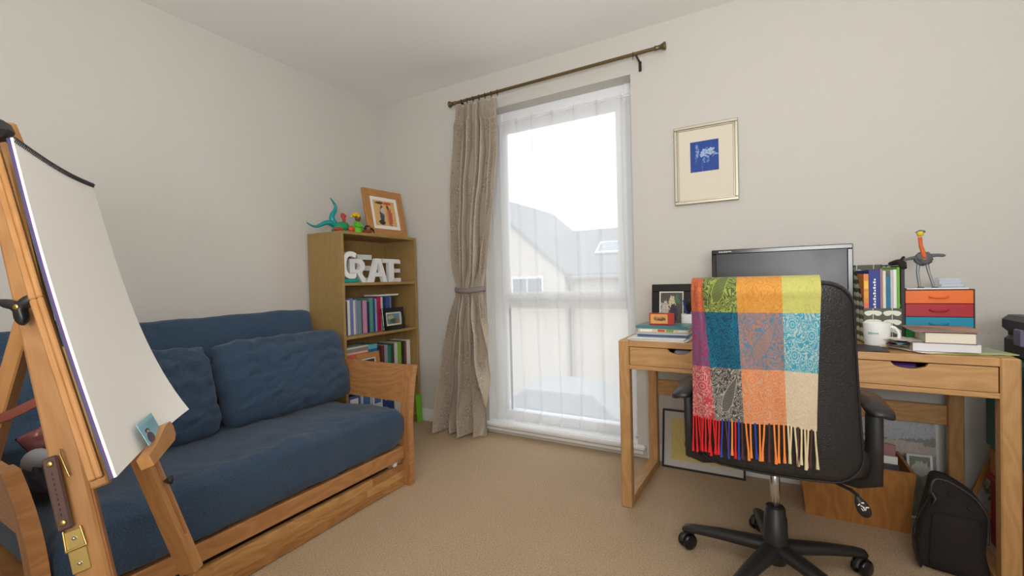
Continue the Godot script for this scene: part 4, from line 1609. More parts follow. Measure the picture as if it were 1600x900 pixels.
# ---------------------------------------------------------------- books and boxes
# upright book: w thick along x, h high, d deep; spine on +z; stands on y = 0, centred in x, spine at z = 0
func book(called, label, category, at: Vector3, turn: float, w: float, h: float, d: float, cover, group := "", roll := 0.0):
	var t = thing(called, label, category, at, turn, group)
	t.rotation.z = roll
	var st := S()
	var c: float = min(0.0022, w * 0.2)
	bx(st, -w * 0.5, -w * 0.5 + c, 0, h, -d, -0.001, 0.0006)
	bx(st, w * 0.5 - c, w * 0.5, 0, h, -d, -0.001, 0.0006)
	bx(st, -w * 0.5, w * 0.5, 0, h, -c, 0, 0.0006)
	obj("cover", st, cover, t)
	st = S()
	bx(st, -w * 0.5 + c, w * 0.5 - c, 0.002, h - 0.003, -d + 0.004, -c, 0.0)
	obj("pages", st, M.pages, t)
	return t

# lying book: w wide in x, d deep in z, h thick; centred, resting on y = 0; spine towards +z
func flat_book(called, label, category, at: Vector3, turn: float, w: float, d: float, h: float, cover, group := ""):
	var t = thing(called, label, category, at, turn, group)
	var st := S()
	var c: float = min(0.002, h * 0.2)
	bx(st, -w * 0.5, w * 0.5, 0, c, -d * 0.5, d * 0.5, 0.0005)
	bx(st, -w * 0.5, w * 0.5, h - c, h, -d * 0.5, d * 0.5, 0.0005)
	bx(st, -w * 0.5, w * 0.5, c, h - c, d * 0.5 - c, d * 0.5, 0.0)
	obj("cover", st, cover, t)
	st = S()
	bx(st, -w * 0.5 + 0.003, w * 0.5 - 0.003, c, h - c, -d * 0.5 + 0.003, d * 0.5 - c, 0.0)
	obj("pages", st, M.pages, t)
	return t

# standing picture frame, bottom edge at the origin, facing +z, leaning back
func stand_frame(called, label, at: Vector3, turn: float, lean: float, w: float, h: float, fw: float, d: float, fm, mount, mw: float, im: Image, group := ""):
	var t = thing(called, label, "picture", at, turn, group)
	t.rotation.x = 0.0
	var xf := Transform3D(Basis.from_euler(Vector3(-lean, 0, 0)), Vector3(0, 0, 0)) * T(Vector3(0, h * 0.5, -d))
	var st := S()
	frame_bars(st, w, h, fw, d, xf, 0.002)
	obj("frame", st, fm, t)
	st = S()
	box(st, xf * T(Vector3(0, 0, d * 0.35)), Vector3(w - fw * 2.0 + 0.002, h - fw * 2.0 + 0.002, d * 0.4), 0.0)
	obj("mount", st, mount, t)
	st = S()
	var iw := w - (fw + mw) * 2.0
	var ih := h - (fw + mw) * 2.0
	var z := d * 0.56
	slab(st, xf * Vector3(-iw * 0.5, ih * 0.5, z), xf * Vector3(iw * 0.5, ih * 0.5, z), xf * Vector3(iw * 0.5, -ih * 0.5, z), xf * Vector3(-iw * 0.5, -ih * 0.5, z), xf.basis * Vector3(0, 0, 0.0006))
	obj("picture", st, image_mat(im, 0.35), t)
	if lean > 0.11 and called == "photo_frame":
		st = S()
		var hh := h * 0.7
		beam(st, xf * Vector3(0, hh - h * 0.5, 0), Vector3(0, 0.004, -d - h * 0.32 - sin(lean) * h * 0.3), 0.03, 0.003, Vector3.RIGHT, 0.0)
		obj("strut", st, mat(60, 50, 42, 0.8), t)
	return t

# loose colour blobs for photographs that are too small to read
func photo(w: int, h: int, base: Color, blobs: Array, grain := 0.1, seed_ := 1) -> Image:
	var im := Image.create(w, h, false, Image.FORMAT_RGB8)
	var nz := noise(seed_, 0.12, 3)
	for y in h:
		for x in w:
			var c := base
			for b in blobs:
				# [x, y, rx, ry, colour]
				var n := nz.get_noise_2d(x + 50.0, y) * 0.35
				if Vector2((float(x) / w - b[0]) / b[2], (float(y) / h - b[1]) / b[3]).length() < 1.0 + n:
					c = b[4]
			c = c.lerp(Color(0, 0, 0), clamp(nz.get_noise_2d(x * 2.0, y * 2.0) * grain * 2.0, 0.0, 1.0))
			im.set_pixel(x, y, c)
	return im

func letter(ch: String, label: String, w: float, h: float, d: float, at: Vector3, turn: float):
	var tm := TextMesh.new()
	var sf := SystemFont.new()
	sf.font_names = PackedStringArray(["Droid Sans"])
	sf.font_weight = 700
	tm.font = sf
	tm.text = ch
	tm.font_size = 96
	tm.pixel_size = 0.002
	tm.depth = 0.05
	var ab := tm.get_aabb()
	var st := SurfaceTool.new()
	st.begin(Mesh.PRIMITIVE_TRIANGLES)
	var sc := Vector3(w / ab.size.x, h / ab.size.y, d / ab.size.z)
	var c := ab.position + ab.size * 0.5
	st.append_from(tm, 0, Transform3D(Basis.from_scale(sc), Vector3(-c.x * sc.x, -ab.position.y * sc.y, -c.z * sc.z)))
	var o := MeshInstance3D.new()
	o.mesh = st.commit()
	o.material_override = M.white
	o.name = numbered("wooden_letter")
	add_child(o)
	o.position = at
	o.rotation.y = turn
	tag(o, label, "letter", "white letters on the top shelf")

func build_bookcase_items():
	var q := PI / 2
	# letters C R E A T E
	var y1: float = SHELF[3]
	var tb := S()
	bx(tb, -0.062, 0.062, 0.0, 0.024, -0.018, 0.018, 0.004)
	var teal = obj("flat_box", tb, mat(0, 150, 136, 0.5))
	teal.position = Vector3(0.305, y1 + 0.0005, 0.606)
	teal.rotation.y = q
	tag(teal, "small flat teal box under the white letter C", "box")
	letter("C", "white letter C leftmost in the bookcase on the teal box", 0.112, 0.172, 0.028, Vector3(0.300, y1 + 0.0250, 0.612), q)
	letter("R", "white letter R next to the letter C in the bookcase", 0.145, 0.155, 0.028, Vector3(0.240, y1 + 0.0005, 0.488), q)
	letter("E", "taller white letter E standing behind R and A in the bookcase", 0.130, 0.192, 0.028, Vector3(0.150, y1 + 0.0005, 0.356), q)
	letter("A", "white letter A between R and T in the bookcase", 0.160, 0.160, 0.028, Vector3(0.283, y1 + 0.0005, 0.357), q)
	letter("T", "white letter T right of the letter A in the bookcase", 0.165, 0.162, 0.028, Vector3(0.250, y1 + 0.0005, 0.205), q)
	letter("E", "shorter white letter E rightmost in the bookcase", 0.11, 0.160, 0.028, Vector3(0.200, y1 + 0.0005, 0.115), q)
	# middle shelf: upright books, left to right
	var y2: float = SHELF[2]
	var g2 := "upright books on the middle shelf"
	var row := [
		["short navy booklet leftmost on the middle shelf", C(40, 48, 82), 0.016, 0.195], ["dark grey book second on the middle shelf", C(64, 66, 74), 0.020, 0.226], ["navy hardback left of the thick white book", C(46, 56, 96), 0.018, 0.218],
		["thick white book on the middle shelf", C(226, 222, 214), 0.026, 0.224], ["periwinkle blue book right of the thick white book", C(110, 124, 178), 0.026, 0.236], ["slim cream book beside the periwinkle one", C(214, 208, 196), 0.014, 0.222],
		["lilac paperback left of the grey teal book", C(158, 146, 186), 0.018, 0.225], ["grey teal hardback on the middle shelf", C(112, 146, 152), 0.028, 0.218], ["slim plum book right of the grey teal hardback", C(104, 52, 84), 0.012, 0.222],
		["pink paperback on the middle shelf", C(196, 140, 170), 0.032, 0.216], ["navy book between pink and jade books", C(38, 46, 92), 0.020, 0.206], ["jade green hardback on the middle shelf", C(84, 156, 130), 0.032, 0.230],
		["royal blue book right of the jade green one", C(50, 78, 146), 0.022, 0.228], ["pale blue slim book left of the crimson spine", C(150, 172, 200), 0.014, 0.222], ["crimson book above the black photo frame", C(178, 30, 78), 0.030, 0.234],
		["white and red book beside the crimson one", C(220, 196, 190), 0.022, 0.232], ["dark blue book behind the black photo frame", C(36, 52, 104), 0.024, 0.232], ["thick blue book behind the black photo frame's right half", C(52, 82, 140), 0.036, 0.236],
		["lavender book second from right on the middle shelf", C(128, 122, 172), 0.022, 0.232], ["black book rightmost on the middle shelf", C(38, 36, 42), 0.024, 0.230]]
	var z := BZ1 - 0.022
	for b in row:
		var w: float = b[2] * 1.03
		book("book", b[0], "book", Vector3(0.272 + rng.randf_range(-0.006, 0.006), y2 + 0.0005, z - w * 0.5), q, w - 0.0008, b[3], 0.17 + rng.randf_range(-0.01, 0.015), mat(b[1].r8, b[1].g8, b[1].b8, 0.5), g2)
		z -= w
	# papers lying on the books
	var st := S()
	bx(st, -0.10, 0.10, 0.0, 0.012, -0.07, 0.07, 0.002)
	var pb = obj("writing_pad", st, M.paper)
	pb.position = Vector3(0.19, y2 + 0.2375, 0.235)
	pb.rotation.y = q + 0.06
	tag(pb, "white writing pad lying across the upright books", "pad")
	# black photo frame
	var im := photo(64, 48, C(120, 140, 150), [[0.3, 0.35, 0.25, 0.2, C(196, 186, 120)], [0.7, 0.3, 0.2, 0.2, C(90, 150, 180)], [0.5, 0.7, 0.3, 0.25, C(70, 100, 90)], [0.8, 0.75, 0.16, 0.2, C(180, 110, 80)]], 0.3, 101)
	stand_frame("photo_frame", "small black photo frame standing in front of the books", Vector3(0.322, y2 + 0.001, 0.245), q, 0.10, 0.205, 0.155, 0.032, 0.012, M.black_gloss, M.cream, 0.010, im)
	# lower shelf: lying stack
	var y3: float = SHELF[1]
	var g3 := "lying books on the third shelf"
	var yy := y3 + 0.0005
	var lay := [["dark book at the bottom of the lying stack", C(52, 46, 44), 0.05], ["brown book second in the lying stack", C(120, 84, 60), 0.04], ["black book in the middle of the lying stack", C(44, 42, 44), 0.042], ["dark grey book below the cream one in the lying stack", C(70, 70, 74), 0.035], ["cream book in the lying stack under the coral red one", C(214, 204, 186), 0.022], ["coral red book in the lying stack", C(206, 92, 72), 0.028], ["pale pink book in the lying stack over the coral red one", C(222, 178, 164), 0.014], ["grey brown book topping the lying stack", C(146, 134, 122), 0.022], ["thin white booklet lying uppermost on the stack", C(206, 204, 198), 0.012]]
	for i in lay.size():
		flat_book("lying_book", lay[i][0], "book", Vector3(0.215, yy, 0.56 + rng.randf_range(-0.006, 0.006)), q + rng.randf_range(-0.04, 0.04), 0.19, 0.155, lay[i][2] - 0.0006, mat(lay[i][1].r8, lay[i][1].g8, lay[i][1].b8, 0.55), g3)
		yy += lay[i][2]
	yy = y3 + 0.0005
	var lay2 := [["dark blue box file lying under the turquoise book", C(44, 70, 120), 0.13], ["cobalt blue book under the turquoise one", C(30, 110, 176), 0.10], ["turquoise paperback lying on the cobalt blue book", C(110, 180, 186), 0.030]]
	for b in lay2:
		flat_book("lying_book", b[0], "book", Vector3(0.205, yy, 0.418), q, 0.085, 0.15, b[2] - 0.0006, mat(b[1].r8, b[1].g8, b[1].b8, 0.5), g3)
		yy += b[2]
	im = photo(56, 40, C(70, 60, 52), [[0.5, 0.35, 0.3, 0.2, C(196, 186, 170)], [0.3, 0.6, 0.15, 0.2, C(120, 100, 86)], [0.7, 0.65, 0.14, 0.2, C(150, 130, 110)]], 0.3, 102)
	stand_frame("photo_frame", "wide light wood photo frame on the third shelf", Vector3(0.325, y3 + 0.001, 0.475), q, 0.10, 0.19, 0.215, 0.036, 0.014, M.frame_wood, M.white, 0.008, im)
	# upright books at the right
	var row3 := [["dark brown book beside the wood photo frame", C(60, 44, 40), 0.022, 0.232], ["maroon book third from the wood photo frame", C(110, 44, 52), 0.020, 0.236], ["slim grey lilac book left of the emerald one", C(150, 146, 160), 0.024, 0.238], ["emerald green book on the third shelf", C(30, 130, 106), 0.026, 0.230], ["charcoal book right of the emerald one", C(56, 54, 58), 0.026, 0.238], ["white and grey book on the third shelf", C(206, 200, 194), 0.034, 0.240], ["lime green book on the third shelf", C(126, 176, 40), 0.028, 0.240], ["black book right of the lime green one", C(40, 36, 38), 0.026, 0.242], ["red brown book near the bookcase side", C(120, 66, 56), 0.022, 0.238], ["white book rightmost on the third shelf", C(222, 218, 210), 0.026, 0.244]]
	z = 0.358
	for b in row3:
		var w2: float = b[2] * 1.20
		book("book", b[0], "book", Vector3(0.275 + rng.randf_range(-0.006, 0.006), y3 + 0.0005, z - w2 * 0.5), q, w2 - 0.0008, b[3], 0.17, mat(b[1].r8, b[1].g8, b[1].b8, 0.5), "upright books on the third shelf")
		z -= w2
	# bottom shelf: box files
	var y4: float = SHELF[0]
	var bf := [["blue and white box file leftmost on the bottom shelf", C(60, 96, 156), 0.10], ["pale box file second on the bottom shelf", C(196, 204, 214), 0.09], ["white box file with blue label on the bottom shelf", C(214, 218, 222), 0.09], ["dark blue box file on the bottom shelf", C(36, 66, 128), 0.10], ["white box file rightmost on the bottom shelf", C(220, 216, 206), 0.10]]
	z = 0.64
	for b in bf:
		var t = thing("box_file", b[0], "box file", Vector3(0.29, y4 + 0.0005, z - b[2] * 0.5), q, "box files on the bottom shelf")
		st = S()
		bx(st, -b[2] * 0.5 + 0.001, b[2] * 0.5 - 0.001, 0, 0.245, -0.24, 0.0, 0.002)
		obj("case", st, mat(b[1].r8, b[1].g8, b[1].b8, 0.5), t)
		st = S()
		bx(st, -b[2] * 0.32, b[2] * 0.32, 0.15, 0.225, 0.0, 0.001, 0.0)
		obj("label", st, M.paper if b[1].b8 < 180 else mat(70, 110, 170, 0.6), t)
		z -= b[2] + 0.006
	# lime green folder leaning in front
	st = S()
	box(st, Transform3D(Basis.from_euler(Vector3(0, 0, 0.05)), Vector3(0.346, 0.100, 0.050)), Vector3(0.006, 0.199, 0.055), 0.001)
	var lf = obj("plastic_folder", st, mat(116, 196, 30, 0.4))
	tag(lf, "lime green plastic folder leaning on the bookcase foot", "folder")
	# on top: framed picture of two figures carrying baskets
	im = photo(80, 110, C(222, 178, 116), [[0.34, 0.62, 0.10, 0.34, C(70, 78, 112)], [0.36, 0.30, 0.05, 0.12, C(92, 58, 44)], [0.40, 0.40, 0.11, 0.12, C(214, 190, 178)], [0.30, 0.09, 0.20, 0.05, C(92, 52, 40)], [0.70, 0.62, 0.13, 0.36, C(196, 96, 70)], [0.64, 0.24, 0.05, 0.08, C(84, 52, 42)], [0.66, 0.09, 0.19, 0.05, C(200, 70, 56)], [0.60, 0.60, 0.05, 0.30, C(216, 150, 96)], [0.30, 0.86, 0.14, 0.10, C(60, 52, 60)]], 0.08, 103)
	stand_frame("photo_frame", "oak framed picture of two figures on top of the bookcase", Vector3(0.292, BH + 0.001, 0.240), q - 0.10, 0.20, 0.335, 0.335, 0.050, 0.020, M.frame_wood, M.paper, 0.026, im)
	build_ornaments()

func build_ornaments():
	# turquoise sea creature
	var o := Vector3(0.215, BH + 0.001, 0.600)
	var t = thing("creature_ornament", "turquoise glazed creature ornament with curling limbs on the bookcase", "ornament", o)
	var glaze := mat(26, 146, 150, 0.18)
	var green := mat(40, 150, 96, 0.2)
	var st := S()
	ball(st, T(Vector3(0, 0.036, -0.012), Vector3(0.3, 0, 0)), Vector3(0.034, 0.036, 0.062), 18)
	ball(st, T(Vector3(0.0, 0.012, 0.0)), Vector3(0.036, 0.013, 0.058), 18)
	obj("body", st, green, t)
	st = S()
	var p := []
	var r := []
	for i in 15:
		var k := i / 14.0
		p.append(Vector3(-0.01, 0.05 + 0.165 * k, 0.022 + 0.020 * sin(k * TAU * 1.1) + 0.020 * k))
		r.append(lerp(0.021, 0.003, pow(k, 1.3)))
	tube(st, p, r, 10)
	obj("upper_limb", st, glaze, t)
	st = S()
	p = []
	r = []
	for i in 17:
		var k := i / 16.0
		p.append(Vector3(-0.01, 0.040 + 0.018 * sin(k * TAU * 1.0) + 0.004 * k, 0.02 + 0.205 * k))
		r.append(lerp(0.019, 0.003, pow(k, 1.2)))
	tube(st, p, r, 10)
	obj("tail", st, glaze, t)
	st = S()
	ball(st, T(Vector3(0.03, 0.027, -0.070)), Vector3(0.018, 0.020, 0.026), 12)
	obj("orange_foot", st, mat(214, 92, 44, 0.3), t)
	st = S()
	for k in 3:
		ball(st, T(Vector3(0.005, 0.090 + 0.012 * k, -0.032 + 0.006 * (k % 2)), Vector3(0.4 * k, 0, 0.5)), Vector3(0.010, 0.020, 0.012), 10)
	obj("red_fin", st, mat(186, 58, 62, 0.4), t)
	st = S()
	ball(st, T(Vector3(0.045, 0.014, 0.045), Vector3(0, 0, 0.3)), Vector3(0.016, 0.013, 0.036), 12)
	obj("red_leaf", st, mat(178, 60, 56, 0.45), t)
	# seated doll with yellow flowers in its hair
	t = thing("doll_ornament", "small green doll ornament with yellow flowers in its hair", "ornament", Vector3(0.235, BH + 0.001, 0.478))
	st = S()
	lathe(st, T(Vector3.ZERO), [Vector2(0, 0), Vector2(0.034, 0), Vector2(0.036, 0.014), Vector2(0.026, 0.05), Vector2(0.019, 0.075), Vector2(0.009, 0.086), Vector2(0, 0.088)], 18)
	obj("dress", st, mat(96, 188, 34, 0.6), t)
	st = S()
	ball(st, T(Vector3(0.006, 0.104, -0.006)), Vector3(0.019, 0.022, 0.019), 14)
	ball(st, T(Vector3(0.026, 0.102, -0.010)), Vector3(0.005, 0.004, 0.004), 8)
	obj("head", st, mat(120, 72, 48, 0.5), t)
	st = S()
	for k in 16:
		var a := k * 2.399
		var h := k / 15.0
		ball(st, T(Vector3(-0.002 + cos(a) * 0.022 * (1.1 - 0.8 * h), 0.114 + 0.022 * h, sin(a) * 0.024 * (1.1 - 0.8 * h) + 0.004)), Vector3(0.009, 0.008, 0.009), 8)
	obj("flower_hair", st, mat(236, 196, 28, 0.6), t)
	for s in [-1.0, 1.0]:
		st = S()
		tube(st, [Vector3(0.008, 0.070, s * 0.018), Vector3(0.022, 0.052, s * 0.030), Vector3(0.034, 0.044, s * 0.014 - 0.02)], [0.007, 0.006, 0.005], 8)
		obj("arm", st, mat(96, 188, 34, 0.6), t)
	# reclining dark haired figure
	t = thing("reclining_ornament", "small dark haired reclining figure ornament beside the green doll", "ornament", Vector3(0.262, BH + 0.001, 0.400))
	st = S()
	tube(st, [Vector3(0, 0.014, 0.045), Vector3(0, 0.020, 0.015), Vector3(0, 0.017, -0.02), Vector3(0, 0.011, -0.045)], [0.013, 0.017, 0.013, 0.008], 10)
	obj("body", st, mat(140, 66, 40, 0.5), t)
	st = S()
	ball(st, T(Vector3(0.006, 0.038, 0.012)), Vector3(0.016, 0.017, 0.016), 12)
	obj("head", st, mat(150, 92, 64, 0.5), t)
	st = S()
	ball(st, T(Vector3(-0.003, 0.044, 0.010), Vector3(0, 0, 0.3)), Vector3(0.020, 0.019, 0.026), 14)
	tube(st, [Vector3(0, 0.044, -0.01), Vector3(0.008, 0.030, -0.03), Vector3(0.01, 0.012, -0.034)], [0.012, 0.009, 0.006], 8)
	obj("hair", st, mat(46, 28, 26, 0.5), t)

# ---------------------------------------------------------------- things on the desk
func dk(x: float, y: float, z: float) -> Vector3:
	return Vector3(x, DH + y, z)

func build_desk_items():
	var st := S()
	# loose papers at the left end
	var t = thing("paper_stack", "loose white papers under the magazines at the desk's left end", "papers", dk(2.165, 0.0005, 0.47))
	for i in 5:
		st = S()
		box(st, T(Vector3(rng.randf_range(-0.012, 0.012), 0.0012 + i * 0.0024, rng.randf_range(-0.008, 0.008)), Vector3(0, rng.randf_range(-0.12, 0.12), 0)), Vector3(0.23, 0.0022, 0.235), 0.0)
		obj("sheet", st, M.paper if i % 2 == 0 else mat(226, 224, 230, 0.85), t)
	# magazines
	var g := "magazines at the desk's left end"
	var mags := [["navy backed magazine lowest of the four on the papers", C(72, 92, 132), 0.010, 0.215, 0.02], ["silver grey magazine second from the bottom on the papers", C(186, 190, 196), 0.010, 0.215, -0.03], ["cream food magazine below the teal one", C(206, 196, 160), 0.016, 0.208, 0.03], ["teal covered magazine topmost of the four on the papers", C(70, 128, 136), 0.012, 0.222, -0.05]]
	var y := 0.0135
	for m in mags:
		var b = flat_book("magazine", m[0], "magazine", dk(2.178, y, 0.455), m[4], m[3], 0.165, m[2] - 0.0006, mat(m[1].r8, m[1].g8, m[1].b8, 0.35), g)
		if m[2] > 0.015:
			# printed blocks along the food magazine's spine
			for k in [[-0.07, 0.05, C(226, 226, 226)], [-0.005, 0.03, C(200, 70, 50)], [0.03, 0.03, C(120, 150, 60)], [0.08, 0.03, C(222, 222, 216)]]:
				st = S()
				bx(st, k[0] - k[1] * 0.5, k[0] + k[1] * 0.5, 0.003, 0.013, 0.0825, 0.0829, 0.0)
				obj("spine_print", st, mat(k[2].r8, k[2].g8, k[2].b8, 0.4), b)
		y += m[2]
	# red boxed card with a picture
	t = thing("card_box", "small red box with a golden picture panel on the magazines", "box", dk(2.168, y + 0.0005, 0.490), 0.05)
	st = S()
	bx(st, -0.053, 0.053, 0.0, 0.052, -0.018, 0.0, 0.0015)
	obj("case", st, mat(186, 44, 26, 0.45), t)
	var im := photo(60, 36, C(228, 172, 84), [[0.55, 0.5, 0.34, 0.22, C(116, 66, 44)], [0.3, 0.45, 0.14, 0.22, C(150, 96, 60)], [0.5, 0.38, 0.2, 0.06, C(214, 150, 80)]], 0.1, 111)
	st = S()
	slab(st, Vector3(-0.047, 0.047, 0.0), Vector3(0.026, 0.047, 0.0), Vector3(0.026, 0.006, 0.0), Vector3(-0.047, 0.006, 0.0), Vector3(0, 0, 0.0005))
	obj("picture_panel", st, image_mat(im, 0.4), t)
	# black photo frame
	im = photo(64, 64, C(86, 76, 66), [[0.2, 0.5, 0.2, 0.25, C(206, 196, 182)], [0.55, 0.3, 0.18, 0.2, C(226, 210, 170)], [0.75, 0.2, 0.12, 0.16, C(70, 120, 84)], [0.6, 0.65, 0.16, 0.3, C(44, 48, 60)], [0.25, 0.8, 0.2, 0.14, C(150, 140, 126)]], 0.35, 112)
	stand_frame("photo_frame", "black framed photograph behind the magazines on the desk", dk(2.172, 0.001, 0.285), 0.0, 0.13, 0.185, 0.240, 0.036, 0.012, M.black_gloss, M.paper, 0.006, im)
	# pen pot
	t = thing("pen_pot", "white mug full of pens at the desk's left end", "pen pot", dk(2.262, 0.0005, 0.322))
	st = S()
	lathe(st, T(Vector3.ZERO), [Vector2(0, 0), Vector2(0.034, 0), Vector2(0.036, 0.004), Vector2(0.036, 0.098), Vector2(0.033, 0.1), Vector2(0.032, 0.098), Vector2(0.032, 0.006), Vector2(0, 0.006)], 24)
	obj("mug", st, M.white, t)
	var pens := [[C(190, 40, 40), "red pen standing in the white mug"], [C(30, 34, 44), "black pen leaning left in the white mug"], [C(40, 60, 140), "blue pen in the white mug"], [C(60, 140, 90), "green pen in the white mug"], [C(44, 52, 66), "dark grey marker in the white mug"], [C(200, 200, 204), "silver pen in the white mug"]]
	for i in pens.size():
		var a := i * 1.05 + 0.4
		var d := Vector3(cos(a), 0, sin(a))
		st = S()
		var b0 := d * -0.018 + Vector3(0, 0.012, 0)
		var b1 := d * 0.030 + Vector3(0, 0.148 + 0.008 * (i % 3), 0)
		tube(st, [b0, b0.lerp(b1, 0.12), b0.lerp(b1, 0.96), b1], [0.001, 0.0038, 0.0038, 0.0025], 8)
		var pn = obj("pen", st, mat(pens[i][0].r8, pens[i][0].g8, pens[i][0].b8, 0.35))
		pn.position = dk(2.262, 0.0005, 0.322)
		tag(pn, pens[i][1], "pen", "pens in the white mug")
	build_monitor()
	# black mat and white mug
	st = S()
	bx(st, -0.08, 0.08, 0.0, 0.006, -0.075, 0.075, 0.002)
	var mt = obj("mouse_mat", st, mat(58, 52, 50, 0.6))
	mt.position = dk(2.852, 0.0005, 0.535)
	tag(mt, "flat dark mat on the desk in front of the white mug", "mat")
	t = thing("coffee_mug", "white mug with a faint green print beside the file box", "mug", dk(2.925, 0.0005, 0.452))
	t.rotation.y = -0.35
	st = S()
	lathe(st, T(Vector3.ZERO), [Vector2(0, 0), Vector2(0.034, 0), Vector2(0.037, 0.004), Vector2(0.041, 0.084), Vector2(0.0405, 0.087), Vector2(0.038, 0.086), Vector2(0.035, 0.008), Vector2(0, 0.006)], 32)
	obj("cup", st, M.white, t)
	st = S()
	var hp := []
	for i in 13:
		var a := -PI / 2 + PI * i / 12.0
		hp.append(Vector3(0.037 + cos(a) * 0.026, 0.044 + sin(a) * 0.030, 0))
	tube(st, hp, 0.0055, 8)
	obj("handle", st, M.white, t)
	st = S()
	for k in 5:
		var a := 1.35 + k * 0.16
		box(st, Transform3D(Basis.from_euler(Vector3(0, PI / 2 - a, 0)), Vector3(cos(a) * 0.0392, 0.05, sin(a) * 0.0392)), Vector3(0.0075, 0.005 if k < 3 else 0.009, 0.0008), 0.0)
	obj("print", st, mat(150, 186, 176, 0.5), t)
	build_file_box()
	build_drawer_unit()
	build_right_stack()

func build_monitor():
	var t = thing("monitor", "black computer monitor on the desk behind the chair", "monitor", dk(2.621, 0.0005, 0.25), 0.0)
	var c := Transform3D(Basis.from_euler(Vector3(-0.012, 0, 0)), Vector3(0, 0.225, 0))
	var st := S()
	box(st, c * T(Vector3(0, 0, -0.02)), Vector3(0.532, 0.335, 0.034), 0.006)
	obj("housing", st, M.black_gloss, t)
	st = S()
	frame_bars(st, 0.532, 0.335, 0.020, 0.008, c * T(Vector3(0, 0, -0.004)), 0.003)
	obj("bezel", st, M.black_gloss, t)
	st = S()
	box(st, c * T(Vector3(0, 0, -0.0015)), Vector3(0.492, 0.295, 0.001), 0.0)
	var scr := mat(36, 38, 39, 0.34)
	scr.metallic_specular = 0.42
	# smears on the matt screen
	scr.roughness_texture = noise_tex(121, 0.012, [[0.0, Color(0.8, 0.8, 0.8)], [1.0, Color(1, 1, 1)]], 4, 256)
	obj("screen", st, scr, t)
	# maker's name, too small to read: pale strokes as they show
	st = S()
	for k in 4:
		box(st, c * T(Vector3(-0.232 + k * 0.0095, 0.1578, 0.0042)), Vector3(0.007, 0.0065, 0.0004), 0.0)
	box(st, c * T(Vector3(-0.190, 0.1585, 0.0042)), Vector3(0.016, 0.004, 0.0004), 0.0)
	obj("maker_mark", st, mat(150, 150, 148, 0.4, 0.5), t)
	st = S()
	tube(st, [Vector3(0, 0.012, -0.06), Vector3(0, 0.18, -0.05)], 0.022, 14, true, 0.6, Vector3(0, 0, 1))
	obj("neck", st, M.black_gloss, t)
	st = S()
	lathe(st, Transform3D(Basis.from_scale(Vector3(1, 1, 0.72)), Vector3(0, 0, -0.045)), [Vector2(0, 0), Vector2(0.118, 0), Vector2(0.12, 0.005), Vector2(0.11, 0.012), Vector2(0, 0.016)], 32)
	obj("foot", st, M.black_gloss, t)

func leaf_image(w: int, h: int, nx: int, ny: int) -> Image:
	var im := Image.create(w, h, false, Image.FORMAT_RGB8)
	var dark := C(86, 90, 78)
	var pale := C(226, 230, 212)
	im.fill(dark)
	for y in h:
		for x in w:
			var cx := fmod(float(x) / w * nx, 1.0) - 0.5
			var cy := fmod(float(y) / h * ny, 1.0) - 0.5
			var q := Vector2(abs(cx), cy)
			# a leaf either side of a thin stem
			var d := (q - Vector2(0.235, 0.02)).rotated(0.42)
			if pow(abs(d.x) / 0.235, 2.0) + pow(abs(d.y) / (0.30 * (1.0 - d.x * 1.2)), 2.0) < 1.0:
				im.set_pixel(x, y, pale)
			elif abs(cx) < 0.022:
				im.set_pixel(x, y, pale)
	return im

